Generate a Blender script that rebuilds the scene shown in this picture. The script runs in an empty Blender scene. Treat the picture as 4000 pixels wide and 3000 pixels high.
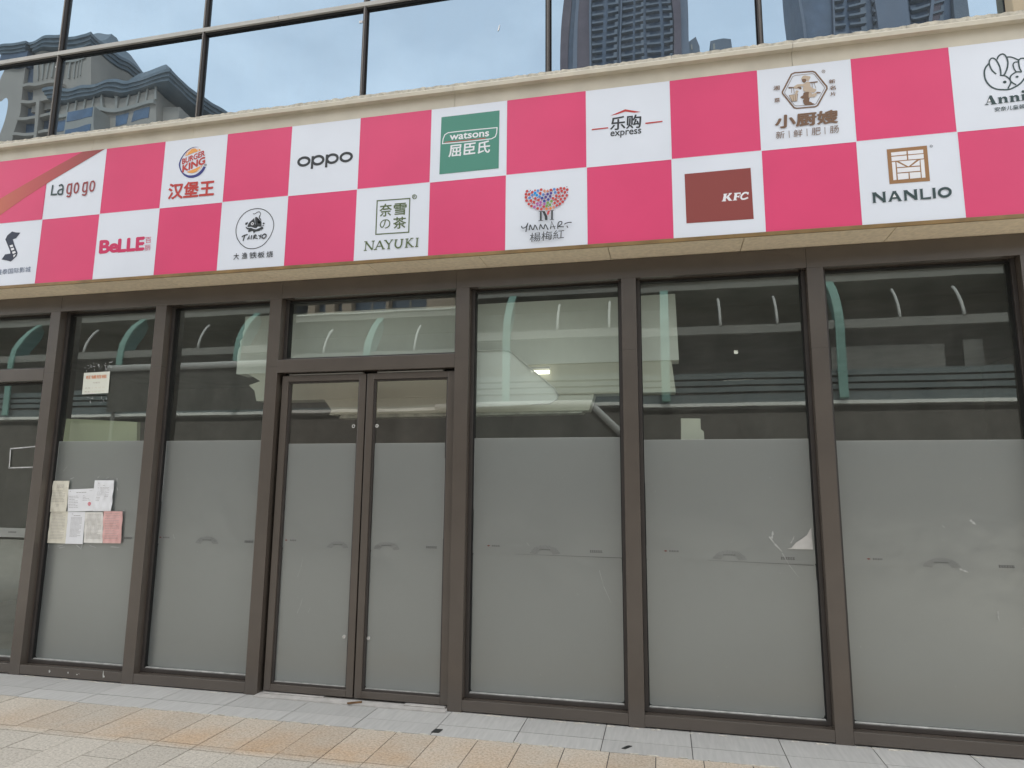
import bpy, bmesh, math, random
from mathutils import Matrix, Vector

# ------------------------------------------------------------------ camera, sky, sun, exposure
C = bpy.context.scene.collection
SC = bpy.context.scene
cam_d = bpy.data.cameras.new('camera')
cam = bpy.data.objects.new('camera', cam_d); C.objects.link(cam)
cam_d.sensor_width = 36.0; cam_d.lens = 23.483
cam_d.clip_start = 0.05; cam_d.clip_end = 2000
RIGHT = Vector((0.97583037, 0.21835854, 0.00863892))
DOWN = Vector((-0.02532644, 0.15227103, -0.98801422))
FWD = Vector((-0.2170568, 0.9639155, 0.15412094))
cam.matrix_world = Matrix(((RIGHT.x, -DOWN.x, -FWD.x, 0.0), (RIGHT.y, -DOWN.y, -FWD.y, -4.7062),
                           (RIGHT.z, -DOWN.z, -FWD.z, 1.6225), (0, 0, 0, 1)))
SC.camera = cam
SUN_EL, SUN_AZ = math.radians(52), math.radians(12)     # sun stands behind the building (+Y), hazy
world = bpy.data.worlds.new('World'); SC.world = world; world.use_nodes = True
wn, wl = world.node_tree.nodes, world.node_tree.links
bg = wn['Background']; bg.inputs['Strength'].default_value = 0.14
sky = wn.new('ShaderNodeTexSky'); sky.sky_type = 'NISHITA'; sky.sun_disc = False
sky.sun_elevation = SUN_EL; sky.sun_rotation = SUN_AZ; sky.air_density = 1.2; sky.dust_density = 2.0
tc = wn.new('ShaderNodeTexCoord')
mp = wn.new('ShaderNodeMapping'); mp.inputs['Scale'].default_value = (1.0, 1.0, 2.2)
nz = wn.new('ShaderNodeTexNoise'); nz.inputs['Scale'].default_value = 2.1; nz.inputs['Detail'].default_value = 7; nz.inputs['Roughness'].default_value = 0.52
cr = wn.new('ShaderNodeValToRGB'); cr.color_ramp.elements[0].position = 0.40; cr.color_ramp.elements[1].position = 0.72
cr.color_ramp.elements[1].color = (0.75, 0.75, 0.75, 1)
mx = wn.new('ShaderNodeMix'); mx.data_type = 'RGBA'
mx.inputs[7].default_value = (16.5, 16.3, 15.8, 1)         # hazy white cloud
wl.new(tc.outputs['Generated'], mp.inputs['Vector']); wl.new(mp.outputs[0], nz.inputs['Vector'])
wl.new(nz.outputs[0], cr.inputs[0]); wl.new(cr.outputs[0], mx.inputs[0])
hz = wn.new('ShaderNodeMix'); hz.data_type = 'RGBA'; hz.inputs[0].default_value = 0.80; hz.inputs[7].default_value = (11.0, 11.3, 11.5, 1)   # milky haze over the clear sky
wl.new(sky.outputs[0], hz.inputs[6]); wl.new(hz.outputs[2], mx.inputs[6]); wl.new(mx.outputs[2], bg.inputs[0])
sun_d = bpy.data.lights.new('sun', 'SUN'); sun_d.energy = 2.5; sun_d.angle = math.radians(12); sun_d.color = (1, 0.95, 0.86)
sun = bpy.data.objects.new('sun', sun_d); C.objects.link(sun)
sdir = Vector((math.sin(SUN_AZ) * math.cos(SUN_EL), math.cos(SUN_AZ) * math.cos(SUN_EL), math.sin(SUN_EL)))
sun.rotation_euler = sdir.to_track_quat('Z', 'Y').to_euler()
SC.view_settings.view_transform = 'Standard'; SC.view_settings.look = 'None'
SC.view_settings.exposure = 0.40; SC.view_settings.gamma = 1.0
rnd = random.Random(7)

# ------------------------------------------------------------------ materials
MATS = {}
def mat(name, col, rough=0.6, spec=0.4, metal=0.0, noise=0.0, nscale=8.0, bump=0.0, bscale=60.0, col2=None, island=0.0, stretch=None):
    m = bpy.data.materials.new(name); m.use_nodes = True; MATS[name] = m
    n, l = m.node_tree.nodes, m.node_tree.links
    p = n['Principled BSDF']
    p.inputs['Base Color'].default_value = (*col, 1); p.inputs['Roughness'].default_value = rough
    p.inputs['Specular IOR Level'].default_value = spec; p.inputs['Metallic'].default_value = metal
    t = n.new('ShaderNodeTexCoord')
    src = None
    if noise or col2:
        z = n.new('ShaderNodeTexNoise'); z.inputs['Scale'].default_value = nscale; z.inputs['Detail'].default_value = 6
        if stretch:
            mpn = n.new('ShaderNodeMapping'); mpn.inputs['Scale'].default_value = stretch
            l.new(t.outputs['Object'], mpn.inputs[0]); l.new(mpn.outputs[0], z.inputs['Vector'])
        else: l.new(t.outputs['Object'], z.inputs['Vector'])
        r = n.new('ShaderNodeMapRange'); r.inputs[1].default_value = 0.3; r.inputs[2].default_value = 0.7
        l.new(z.outputs[0], r.inputs[0])
        x = n.new('ShaderNodeMix'); x.data_type = 'RGBA'
        c2 = col2 if col2 else tuple(min(1, c * (1 + noise)) for c in col)
        c1 = col if col2 else tuple(c * (1 - noise) for c in col)
        x.inputs[6].default_value = (*c1, 1); x.inputs[7].default_value = (*c2, 1)
        l.new(r.outputs[0], x.inputs[0]); src = x.outputs[2]
    if island:
        g = n.new('ShaderNodeNewGeometry'); r2 = n.new('ShaderNodeMapRange')
        r2.inputs[3].default_value = 1 - island; r2.inputs[4].default_value = 1 + island
        l.new(g.outputs['Random Per Island'], r2.inputs[0])
        v = n.new('ShaderNodeMix'); v.data_type = 'RGBA'; v.blend_type = 'MULTIPLY'; v.inputs[0].default_value = 1
        if src: l.new(src, v.inputs[6])
        else: v.inputs[6].default_value = (*col, 1)
        l.new(r2.outputs[0], v.inputs[7]); src = v.outputs[2]
    if src: l.new(src, p.inputs['Base Color'])
    if bump:
        z = n.new('ShaderNodeTexNoise'); z.inputs['Scale'].default_value = bscale; z.inputs['Detail'].default_value = 4
        l.new(t.outputs['Object'], z.inputs['Vector'])
        b = n.new('ShaderNodeBump'); b.inputs['Strength'].default_value = 1.0; b.inputs['Distance'].default_value = bump
        l.new(z.outputs[0], b.inputs['Height']); l.new(b.outputs[0], p.inputs['Normal'])
    return m

def glass(name, tint, ior, refl, wave, wscale, backing=None, dust=0.036):
    # thin architectural glass: mirror reflection over either clear tinted transmission or a dark opaque backing
    m = bpy.data.materials.new(name); m.use_nodes = True; MATS[name] = m
    n, l = m.node_tree.nodes, m.node_tree.links
    n.remove(n['Principled BSDF'])
    out = n['Material Output']
    mixs = n.new('ShaderNodeMixShader'); gl = n.new('ShaderNodeBsdfGlossy'); gl.inputs['Roughness'].default_value = 0.0
    gl.inputs['Color'].default_value = (*refl, 1)
    if backing:
        tr = n.new('ShaderNodeBsdfDiffuse'); tr.inputs['Color'].default_value = (*backing, 1)
    else:
        tr = n.new('ShaderNodeBsdfTransparent'); tr.inputs['Color'].default_value = (*tint, 1)
    fr = n.new('ShaderNodeFresnel'); ge = n.new('ShaderNodeNewGeometry'); io = n.new('ShaderNodeMapRange')
    io.inputs[3].default_value = ior; io.inputs[4].default_value = 1 / ior      # a thin pane reflects alike from both sides
    l.new(ge.outputs['Backfacing'], io.inputs[0]); l.new(io.outputs[0], fr.inputs['IOR'])
    l.new(fr.outputs[0], mixs.inputs[0]); l.new(tr.outputs[0], mixs.inputs[1]); l.new(gl.outputs[0], mixs.inputs[2])
    # dust and wiped smears on the outside, plus haze to lift dark reflections
    dt = n.new('ShaderNodeTexCoord'); dm = n.new('ShaderNodeMapping'); dm.inputs['Scale'].default_value = (2.2, 1, 0.9); dm.inputs['Rotation'].default_value = (0, 0.5, 0)
    dz = n.new('ShaderNodeTexNoise'); dz.inputs['Scale'].default_value = 2.6; dz.inputs['Detail'].default_value = 9; dz.inputs['Roughness'].default_value = 0.72
    dr = n.new('ShaderNodeMapRange'); dr.inputs[1].default_value = 0.35; dr.inputs[2].default_value = 0.75; dr.inputs[3].default_value = dust * 0.55; dr.inputs[4].default_value = dust * 1.9
    dd = n.new('ShaderNodeBsdfDiffuse'); dd.inputs['Color'].default_value = (0.55, 0.53, 0.48, 1); dx = n.new('ShaderNodeMixShader')
    l.new(dt.outputs['Object'], dm.inputs[0]); l.new(dm.outputs[0], dz.inputs['Vector']); l.new(dz.outputs[0], dr.inputs[0]); l.new(dr.outputs[0], dx.inputs[0])
    l.new(mixs.outputs[0], dx.inputs[1]); l.new(dd.outputs[0], dx.inputs[2]); l.new(dx.outputs[0], out.inputs['Surface'])
    if wave:
        t = n.new('ShaderNodeTexCoord'); mp = n.new('ShaderNodeMapping'); mp.inputs['Scale'].default_value = (1.0, 1.0, 0.55)
        z = n.new('ShaderNodeTexNoise'); z.inputs['Scale'].default_value = wscale; z.inputs['Detail'].default_value = 1.5
        b = n.new('ShaderNodeBump'); b.inputs['Strength'].default_value = 1.0; b.inputs['Distance'].default_value = wave
        l.new(t.outputs['Object'], mp.inputs[0]); l.new(mp.outputs[0], z.inputs['Vector'])
        l.new(z.outputs[0], b.inputs['Height']); l.new(b.outputs[0], gl.inputs['Normal'])
    return m

mat('bronze_metal', (0.078, 0.063, 0.052), 0.27, 1.0, 0, 0.10, 3.0, 0.0004, 900)
mat('bead_metal', (0.05, 0.043, 0.04), 0.4, 0.5, 0, 0.12, 6.0)
mat('gasket', (0.012, 0.012, 0.012), 0.6, 0.3)
mat('grey_metal', (0.42, 0.41, 0.385), 0.4, 0.5, 0, 0.08, 3)
mat('sealant', (0.5, 0.5, 0.48), 0.6, 0.3, 0, 0.25, 20)
mat('white_print', (0.735, 0.775, 0.86), 0.32, 0.4, 0, 0.03, 1.6, 0.0022, 2.2)
mat('pink_print', (0.71, 0.066, 0.18), 0.32, 0.4, 0, 0.05, 1.6, 0.0022, 2.2)
mat('cladding', (0.57, 0.525, 0.435), 0.32, 0.5, 0, 0.10, 4, 0.0012, 7)
mat('coping_stone', (0.50, 0.465, 0.395), 0.9, 0.2, 0, 0.28, 28, 0.006, 45)
mat('soffit_stone', (0.80, 0.69, 0.52), 0.8, 0.25, 0, 0.10, 30, 0.001, 80, island=0.06)
mat('bronze_trim', (0.22, 0.14, 0.055), 0.35, 0.5, 0, 0.25, 6)
mat('tan_render', (0.48, 0.40, 0.29), 0.8, 0.2, 0, 0.06, 5)
mat('dark_wall', (0.035, 0.034, 0.033), 0.8, 0.2, 0, 0.1, 3)
mat('interior_wall', (0.24, 0.235, 0.22), 0.85, 0.2, 0, 0.2, 2)
mat('interior_floor', (0.14, 0.14, 0.13), 0.7, 0.3, 0, 0.2, 2)
mat('bulkhead_white', (0.80, 0.81, 0.77), 0.8, 0.2, 0, 0.03, 1.2)
mat('bulkhead_grey', (0.66, 0.645, 0.56), 0.8, 0.2, 0, 0.04, 1.2)
mat('plaster_edge', (0.5, 0.5, 0.45), 0.9, 0.2, 0, 0.3, 12)
mat('olive_board', (0.50, 0.52, 0.36), 0.8, 0.2, 0, 0.05, 2)
def frosted():
    # matt plastic film: grey scatter, light leaking through it, and a blurred sheen of the street and paving
    m = mat('film', (0.225, 0.24, 0.24), 0.5, 0.2, 0, 0.06, 0.8)
    n, l = m.node_tree.nodes, m.node_tree.links; p = n['Principled BSDF']
    t = n.new('ShaderNodeBsdfTranslucent'); t.inputs['Color'].default_value = (0.80, 0.82, 0.78, 1)
    x = n.new('ShaderNodeMixShader'); x.inputs[0].default_value = 0.36
    g = n.new('ShaderNodeBsdfGlossy'); g.inputs['Roughness'].default_value = 0.27; g.inputs['Color'].default_value = (0.95, 1.0, 0.98, 1)
    tc_ = n.new('ShaderNodeTexCoord'); z = n.new('ShaderNodeTexNoise'); z.inputs['Scale'].default_value = 2.3; z.inputs['Detail'].default_value = 3
    b = n.new('ShaderNodeBump'); b.inputs['Distance'].default_value = 0.012; b.inputs['Strength'].default_value = 1.0
    l.new(tc_.outputs['Object'], z.inputs['Vector']); l.new(z.outputs[0], b.inputs['Height']); l.new(b.outputs[0], g.inputs['Normal'])
    y = n.new('ShaderNodeMixShader'); y.inputs[0].default_value = 0.20
    l.new(p.outputs[0], x.inputs[1]); l.new(t.outputs[0], x.inputs[2])
    l.new(x.outputs[0], y.inputs[1]); l.new(g.outputs[0], y.inputs[2]); l.new(y.outputs[0], n['Material Output'].inputs['Surface'])
frosted()
mat('film_flap', (0.55, 0.54, 0.52), 0.4, 0.4, 0, 0.06, 20)
mat('film_ink', (0.15, 0.15, 0.15), 0.6, 0.2)
mat('fan_ink', (0.185, 0.185, 0.185), 0.6, 0.2)
mat('film_red', (0.22, 0.09, 0.08), 0.6, 0.2)
mat('scratch', (0.46, 0.47, 0.46), 0.5, 0.3)
mat('paper_white', (0.80, 0.81, 0.84), 0.7, 0.2, 0, 0.02, 8)
mat('paper_cream', (0.74, 0.71, 0.61), 0.7, 0.2, 0, 0.02, 8)
mat('paper_off', (0.73, 0.715, 0.68), 0.7, 0.2, 0, 0.04, 14)
mat('paper_pink', (0.72, 0.44, 0.42), 0.7, 0.2, 0, 0.03, 14)
mat('paper_notice', (0.78, 0.80, 0.72), 0.5, 0.3)
mat('paper_ink', (0.30, 0.29, 0.29), 0.7, 0.1)
mat('faded_ink', (0.52, 0.47, 0.42), 0.7, 0.1)
mat('faded_orange', (0.72, 0.30, 0.16), 0.7, 0.1)
mat('stamp_red', (0.75, 0.12, 0.16), 0.7, 0.1)
mat('tape', (0.48, 0.49, 0.49), 0.3, 0.5, 0, 0.2, 30)
mat('slate', (0.42, 0.412, 0.398), 0.62, 0.4, 0, 0.085, 9, 0.0008, 120, island=0.07, stretch=(5, 0.5, 1))
mat('joint', (0.10, 0.095, 0.09), 0.9, 0.1)
mat('pale_plaza', (0.45, 0.43, 0.39), 0.9, 0.2, 0, 0.12, 3)  # unseen plaza, raised to pale concrete to bounce light onto the soffit
mat('threshold_stone', (0.44, 0.42, 0.40), 0.75, 0.3, 0, 0.15, 12, 0.0008, 60)
mat('mortar', (0.55, 0.52, 0.46), 0.95, 0.1, 0, 0.2, 40)
mat('black_plastic', (0.02, 0.022, 0.022), 0.4, 0.5)
mat('wood', (0.16, 0.09, 0.045), 0.8, 0.2, 0, 0.3, 40)
mat('chrome', (0.7, 0.7, 0.7), 0.25, 0.5, 1.0)
mat('teal_paint', (0.21, 0.37, 0.34), 0.5, 0.4, 0, 0.08, 2)
mat('teal_web', (0.14, 0.28, 0.28), 0.5, 0.4, 0, 0.06, 2)
mat('strut_white', (0.55, 0.55, 0.55), 0.5, 0.4)
mat('beam_grey', (0.26, 0.26, 0.25), 0.6, 0.3, 0, 0.06, 1)
mat('louvre_blue', (0.15, 0.18, 0.19), 0.5, 0.4, 0, 0.06, 1)
mat('gutter_white', (0.8, 0.8, 0.78), 0.6, 0.3)
mat('arcade_wall', (0.14, 0.13, 0.12), 0.8, 0.2, 0, 0.08, 0.6)
mat('arcade_dark', (0.19, 0.185, 0.17), 0.7, 0.3, 0, 0.15, 1)
mat('tent_dark', (0.13, 0.128, 0.12), 0.8, 0.2)
mat('tower_tan', (0.34, 0.285, 0.235), 0.8, 0.2, 0, 0.05, 0.3)
mat('tower_cream', (0.32, 0.29, 0.25), 0.8, 0.2, 0, 0.05, 0.3)
mat('tower_grey', (0.16, 0.17, 0.20), 0.8, 0.2, 0, 0.05, 0.2)
mat('tower_dark', (0.10, 0.12, 0.16), 0.6, 0.3, 0, 0.15, 0.3)
mat('tower_mid', (0.155, 0.165, 0.185), 0.8, 0.2, 0, 0.1, 0.2)
mat('tower_rust', (0.13, 0.10, 0.11), 0.8, 0.2, 0, 0.1, 0.3)
mat('tower_glass', (0.06, 0.10, 0.16), 0.15, 0.8, 0, 0.3, 0.4)
mat('roof_slate', (0.145, 0.165, 0.18), 0.6, 0.4, 0, 0.12, 0.8)
INKS = dict(ink=(0.045, 0.05, 0.055), teal_ink=(0.045, 0.075, 0.08), dull_red=(0.30, 0.055, 0.06), red=(0.50, 0.055, 0.05), navy=(0.045, 0.05, 0.22), orange=(0.80, 0.36, 0.10),
    white=(0.80, 0.80, 0.84), green=(0.085, 0.27, 0.21), brown=(0.19, 0.115, 0.075), tan_ink=(0.52, 0.42, 0.33), navy_ink=(0.035, 0.045, 0.075), blue_ink=(0.09, 0.13, 0.22),
    pink_ink=(0.60, 0.04, 0.13), olive=(0.11, 0.15, 0.07), maroon=(0.27, 0.065, 0.06), bronze=(0.33, 0.18, 0.085), dot_red=(0.55, 0.07, 0.07), dot_blue=(0.12, 0.27, 0.62),
    dot_cyan=(0.0, 0.30, 0.75), dot_peach=(0.65, 0.27, 0.18), dot_purple=(0.10, 0.06, 0.28), dot_navy=(0.05, 0.07, 0.33), dot_mauve=(0.47, 0.13, 0.40), dot_green=(0.20, 0.36, 0.09), dot_orange=(0.80, 0.27, 0.09),
    ribbon_red=(0.42, 0.075, 0.075), ribbon_orange=(0.52, 0.135, 0.085))
for k, v in INKS.items(): mat('print_' + k, v, 0.42, 0.3)
def ribbon_mat():      # the printed ribbon runs from brown red to orange along its length
    m = mat('print_ribbon', (0.4, 0.08, 0.08), 0.42, 0.3); n, l = m.node_tree.nodes, m.node_tree.links
    t = n.new('ShaderNodeTexCoord'); s = n.new('ShaderNodeSeparateXYZ'); r = n.new('ShaderNodeMapRange'); r.inputs[1].default_value = -6.5; r.inputs[2].default_value = -4.9
    c = n.new('ShaderNodeValToRGB'); c.color_ramp.elements[0].color = (0.60, 0.22, 0.10, 1); c.color_ramp.elements[1].color = (0.30, 0.075, 0.075, 1)
    e = c.color_ramp.elements.new(0.55); e.color = (0.50, 0.10, 0.10, 1)
    l.new(t.outputs['Object'], s.inputs[0]); l.new(s.outputs['X'], r.inputs[0]); l.new(r.outputs[0], c.inputs[0]); l.new(c.outputs[0], n['Principled BSDF'].inputs['Base Color'])
ribbon_mat()
def lamp_mat(name, col, s):
    m = bpy.data.materials.new(name); m.use_nodes = True; MATS[name] = m
    p = m.node_tree.nodes['Principled BSDF']; p.inputs['Emission Color'].default_value = (*col, 1); p.inputs['Emission Strength'].default_value = s
lamp_mat('lit_tube', (1, 0.95, 0.8), 2.2)
glass('shop_glass', (0.89, 0.95, 0.915), 2.3, (0.92, 1.0, 0.97), 0.0010, 1.3)
glass('door_glass', (0.95, 0.94, 0.89), 2.1, (1, 1, 0.97), 0.0010, 1.3)
glass('tower_mirror_glass', None, 4.3, (0.62, 0.81, 1.0), 0.0050, 1.15, backing=(0.012, 0.018, 0.024))
def granite():
    m = mat('granite', (0.40, 0.375, 0.335), 0.8, 0.3, 0, 0, 1, 0.0012, 160)
    n, l = m.node_tree.nodes, m.node_tree.links; p = n['Principled BSDF']
    t = n.new('ShaderNodeTexCoord'); sp = n.new('ShaderNodeSeparateXYZ'); l.new(t.outputs['Object'], sp.inputs[0])
    f = n.new('ShaderNodeTexNoise'); f.inputs['Scale'].default_value = 62; f.inputs['Detail'].default_value = 8; f.inputs['Roughness'].default_value = 0.75; l.new(t.outputs['Object'], f.inputs['Vector'])
    r = n.new('ShaderNodeValToRGB'); l.new(f.outputs[0], r.inputs[0])
    for i, (pos, c) in enumerate(((0.30, (0.22, 0.20, 0.175)), (0.48, (0.44, 0.405, 0.35)), (0.70, (0.62, 0.575, 0.51)))):
        e = r.color_ramp.elements[i] if i < 2 else r.color_ramp.elements.new(pos)
        e.position = pos; e.color = (*c, 1)
    # rust staining of the band of slabs next to the slate: a patchy stain with its own outline
    s = n.new('ShaderNodeTexNoise'); s.inputs['Scale'].default_value = 1.9; s.inputs['Detail'].default_value = 7; s.inputs['Roughness'].default_value = 0.62
    l.new(t.outputs['Object'], s.inputs['Vector'])
    a = n.new('ShaderNodeMapRange'); a.inputs[1].default_value = 0.22; a.inputs[2].default_value = 0.74; l.new(s.outputs[0], a.inputs[0])
    y1 = n.new('ShaderNodeMapRange'); y1.inputs[1].default_value = -0.82; y1.inputs[2].default_value = -0.71; l.new(sp.outputs['Y'], y1.inputs[0])
    y2 = n.new('ShaderNodeMapRange'); y2.inputs[1].default_value = -0.15; y2.inputs[2].default_value = -0.60; y2.inputs[3].default_value = 0.35; l.new(sp.outputs['Y'], y2.inputs[0])
    x1 = n.new('ShaderNodeMapRange'); x1.inputs[1].default_value = -5.0; x1.inputs[2].default_value = -3.3; x1.inputs[3].default_value = 0.3; l.new(sp.outputs['X'], x1.inputs[0])
    m1 = n.new('ShaderNodeMath'); m1.operation = 'MULTIPLY'; l.new(a.outputs[0], m1.inputs[0]); l.new(y1.outputs[0], m1.inputs[1])
    m2 = n.new('ShaderNodeMath'); m2.operation = 'MULTIPLY'; l.new(m1.outputs[0], m2.inputs[0]); l.new(y2.outputs[0], m2.inputs[1])
    m3 = n.new('ShaderNodeMath'); m3.operation = 'MULTIPLY'; l.new(m2.outputs[0], m3.inputs[0]); l.new(x1.outputs[0], m3.inputs[1])
    x = n.new('ShaderNodeMix'); x.data_type = 'RGBA'; x.blend_type = 'MULTIPLY'; x.inputs[7].default_value = (0.98, 0.72, 0.50, 1)
    l.new(m3.outputs[0], x.inputs[0]); l.new(r.outputs[0], x.inputs[6])
    g = n.new('ShaderNodeNewGeometry'); r2 = n.new('ShaderNodeMapRange'); r2.inputs[3].default_value = 0.93; r2.inputs[4].default_value = 1.07
    l.new(g.outputs['Random Per Island'], r2.inputs[0])
    v = n.new('ShaderNodeMix'); v.data_type = 'RGBA'; v.blend_type = 'MULTIPLY'; v.inputs[0].default_value = 1
    l.new(x.outputs[2], v.inputs[6]); l.new(r2.outputs[0], v.inputs[7]); l.new(v.outputs[2], p.inputs['Base Color'])
granite()

# ------------------------------------------------------------------ helpers
class MB:
    """collects shapes and links them as ONE mesh object; faces remember a material name"""
    def __init__(self): self.v = []; self.f = []; self.m = []; self.names = []
    def mi(self, name):
        if name not in self.names: self.names.append(name)
        return self.names.index(name)
    def face(self, pts, m):
        b = len(self.v); self.v += [tuple(p) for p in pts]; self.f.append(tuple(range(b, b + len(pts)))); self.m.append(self.mi(m))
    def box(self, x0, x1, y0, y1, z0, z1, m):
        b = len(self.v)
        self.v += [(x0, y0, z0), (x1, y0, z0), (x1, y1, z0), (x0, y1, z0), (x0, y0, z1), (x1, y0, z1), (x1, y1, z1), (x0, y1, z1)]
        for q in ((0, 3, 2, 1), (4, 5, 6, 7), (0, 1, 5, 4), (1, 2, 6, 5), (2, 3, 7, 6), (3, 0, 4, 7)):
            self.f.append(tuple(b + i for i in q)); self.m.append(self.mi(m))
        return self
    def prism(self, pts, axis, a0, a1, m):
        """extrude a 2-D outline along an axis: 'x' (pts = y,z), 'y' (pts = x,z), 'z' (pts = x,y)"""
        def P(p, a): return (a, p[0], p[1]) if axis == 'x' else (p[0], a, p[1]) if axis == 'y' else (p[0], p[1], a)
        b = len(self.v); n = len(pts)
        self.v += [P(p, a0) for p in pts] + [P(p, a1) for p in pts]
        self.f.append(tuple(b + i for i in range(n))); self.m.append(self.mi(m))
        self.f.append(tuple(b + n + i for i in reversed(range(n)))); self.m.append(self.mi(m))
        for i in range(n):
            j = (i + 1) % n
            self.f.append((b + i, b + n + i, b + n + j, b + j)); self.m.append(self.mi(m))
        return self
    def tube(self, pts, r, m, seg=8):
        pts = [Vector(p) for p in pts]; rings = []
        for i, p in enumerate(pts):
            d = (pts[min(i + 1, len(pts) - 1)] - pts[max(i - 1, 0)]).normalized()
            u = d.cross(Vector((0, 0, 1)));  u = u.normalized() if u.length > 1e-4 else Vector((1, 0, 0)); w = d.cross(u).normalized()
            b = len(self.v); rings.append(b)
            self.v += [tuple(p + r * (math.cos(2 * math.pi * k / seg) * u + math.sin(2 * math.pi * k / seg) * w)) for k in range(seg)]
        for a, b in zip(rings, rings[1:]):
            for k in range(seg):
                self.f.append((a + k, a + (k + 1) % seg, b + (k + 1) % seg, b + k)); self.m.append(self.mi(m))
        for b in (rings[0], rings[-1]):
            self.f.append(tuple(b + k for k in range(seg))); self.m.append(self.mi(m))
        return self
    def add_mesh(self, me, m, fn):
        b = len(self.v); self.v += [fn(v.co) for v in me.vertices]
        for p in me.polygons: self.f.append(tuple(b + i for i in p.vertices)); self.m.append(self.mi(m))
    def build(self, name, parent=None, bevel=0.0, smooth=False, fix=True):
        me = bpy.data.meshes.new(name); me.from_pydata(self.v, [], self.f)
        for nm in self.names: me.materials.append(MATS[nm])
        for i, p in enumerate(me.polygons): p.material_index = self.m[i]; p.use_smooth = smooth
        if fix:
            bm = bmesh.new(); bm.from_mesh(me); bmesh.ops.recalc_face_normals(bm, faces=bm.faces); bm.to_mesh(me); bm.free()
        o = bpy.data.objects.new(name, me); C.objects.link(o)
        if parent: o.parent = parent; o.matrix_parent_inverse = Matrix.Identity(4); o.location = -world_loc(parent)
        if bevel:
            bv = o.modifiers.new('bevel', 'BEVEL'); bv.width = bevel; bv.segments = 2; bv.limit_method = 'ANGLE'
        return o
def world_loc(o):
    v = Vector((0, 0, 0))
    while o: v += o.location; o = o.parent
    return v
def thing(name, label, cat, loc=(0, 0, 0), group=None):
    o = bpy.data.objects.new(name, None); C.objects.link(o); o.location = loc; o.empty_display_size = 0.2
    return tag(o, label, cat, group)
def tag(o, label, cat, group=None):
    o['label'] = label; o['category'] = cat
    if group: o['group'] = group
    return o
def struct(o): o['kind'] = 'structure'; return o
def stroke(pts, wd, closed):
    """one mitred ribbon of quads along a polyline in the sign's plane"""
    n = len(pts); L = []; R = []
    for i in range(n):
        p = Vector(pts[i]); a = Vector(pts[(i - 1) % n]) if closed or i else None; b = Vector(pts[(i + 1) % n]) if closed or i < n - 1 else None
        d1 = (p - a).normalized() if a is not None and (p - a).length > 1e-7 else None
        d2 = (b - p).normalized() if b is not None and (b - p).length > 1e-7 else None
        if d1 is None: d1 = d2 or Vector((1, 0))
        if d2 is None: d2 = d1
        n1 = Vector((-d1.y, d1.x)); n2 = Vector((-d2.y, d2.x)); mt = n1 + n2
        mt = mt.normalized() if mt.length > 1e-4 else n1
        k = min(1.6, 1 / max(0.3, mt.dot(n1)))
        L.append(p + mt * wd / 2 * k); R.append(p - mt * wd / 2 * k)
    q = []
    for i in range(n if closed else n - 1):
        j = (i + 1) % n; q.append((L[i], L[j], R[j], R[i]))
    return q
def text_mesh(s, bold):
    cu = bpy.data.curves.new('text', 'FONT'); cu.body = s; cu.resolution_u = 4
    o = bpy.data.objects.new('text', cu); C.objects.link(o)
    dg = bpy.context.evaluated_depsgraph_get(); dg.update()
    me = bpy.data.meshes.new_from_object(o.evaluated_get(dg))
    bpy.data.objects.remove(o); bpy.data.curves.remove(cu)
    return me
def put_text(mb, s, m, bl, br, tl, y, bold=0.0):
    me = text_mesh(s, bold)
    xs = [v.co.x for v in me.vertices]; ys = [v.co.y for v in me.vertices]
    x0, x1, y0, y1 = min(xs), max(xs), min(ys), max(ys)
    bl, br, tl = Vector(bl), Vector(br), Vector(tl); u = (br - bl) / (x1 - x0); w = (tl - bl) / (y1 - y0)
    def f(c):
        p = bl + u * (c.x - x0) + w * (c.y - y0); return (p.x, y, p.y)
    mb.add_mesh(me, m, f)
    if bold:       # heavier weight: the same glyphs laid again with small shifts
        for i, (dx, dy) in enumerate(((1, 0), (-1, 0), (0, 1), (0, -1), (.7, .7), (-.7, .7))):
            s = Vector((u.length, w.length)) ; off = u * dx * bold + w * dy * bold
            def f2(c, off=off, i=i):
                p = f(c); return (p[0] + off.x, p[1] - .00001 * (i + 1), p[2] + off.y)
            mb.add_mesh(me, m, f2)
    bpy.data.meshes.remove(me)
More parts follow.
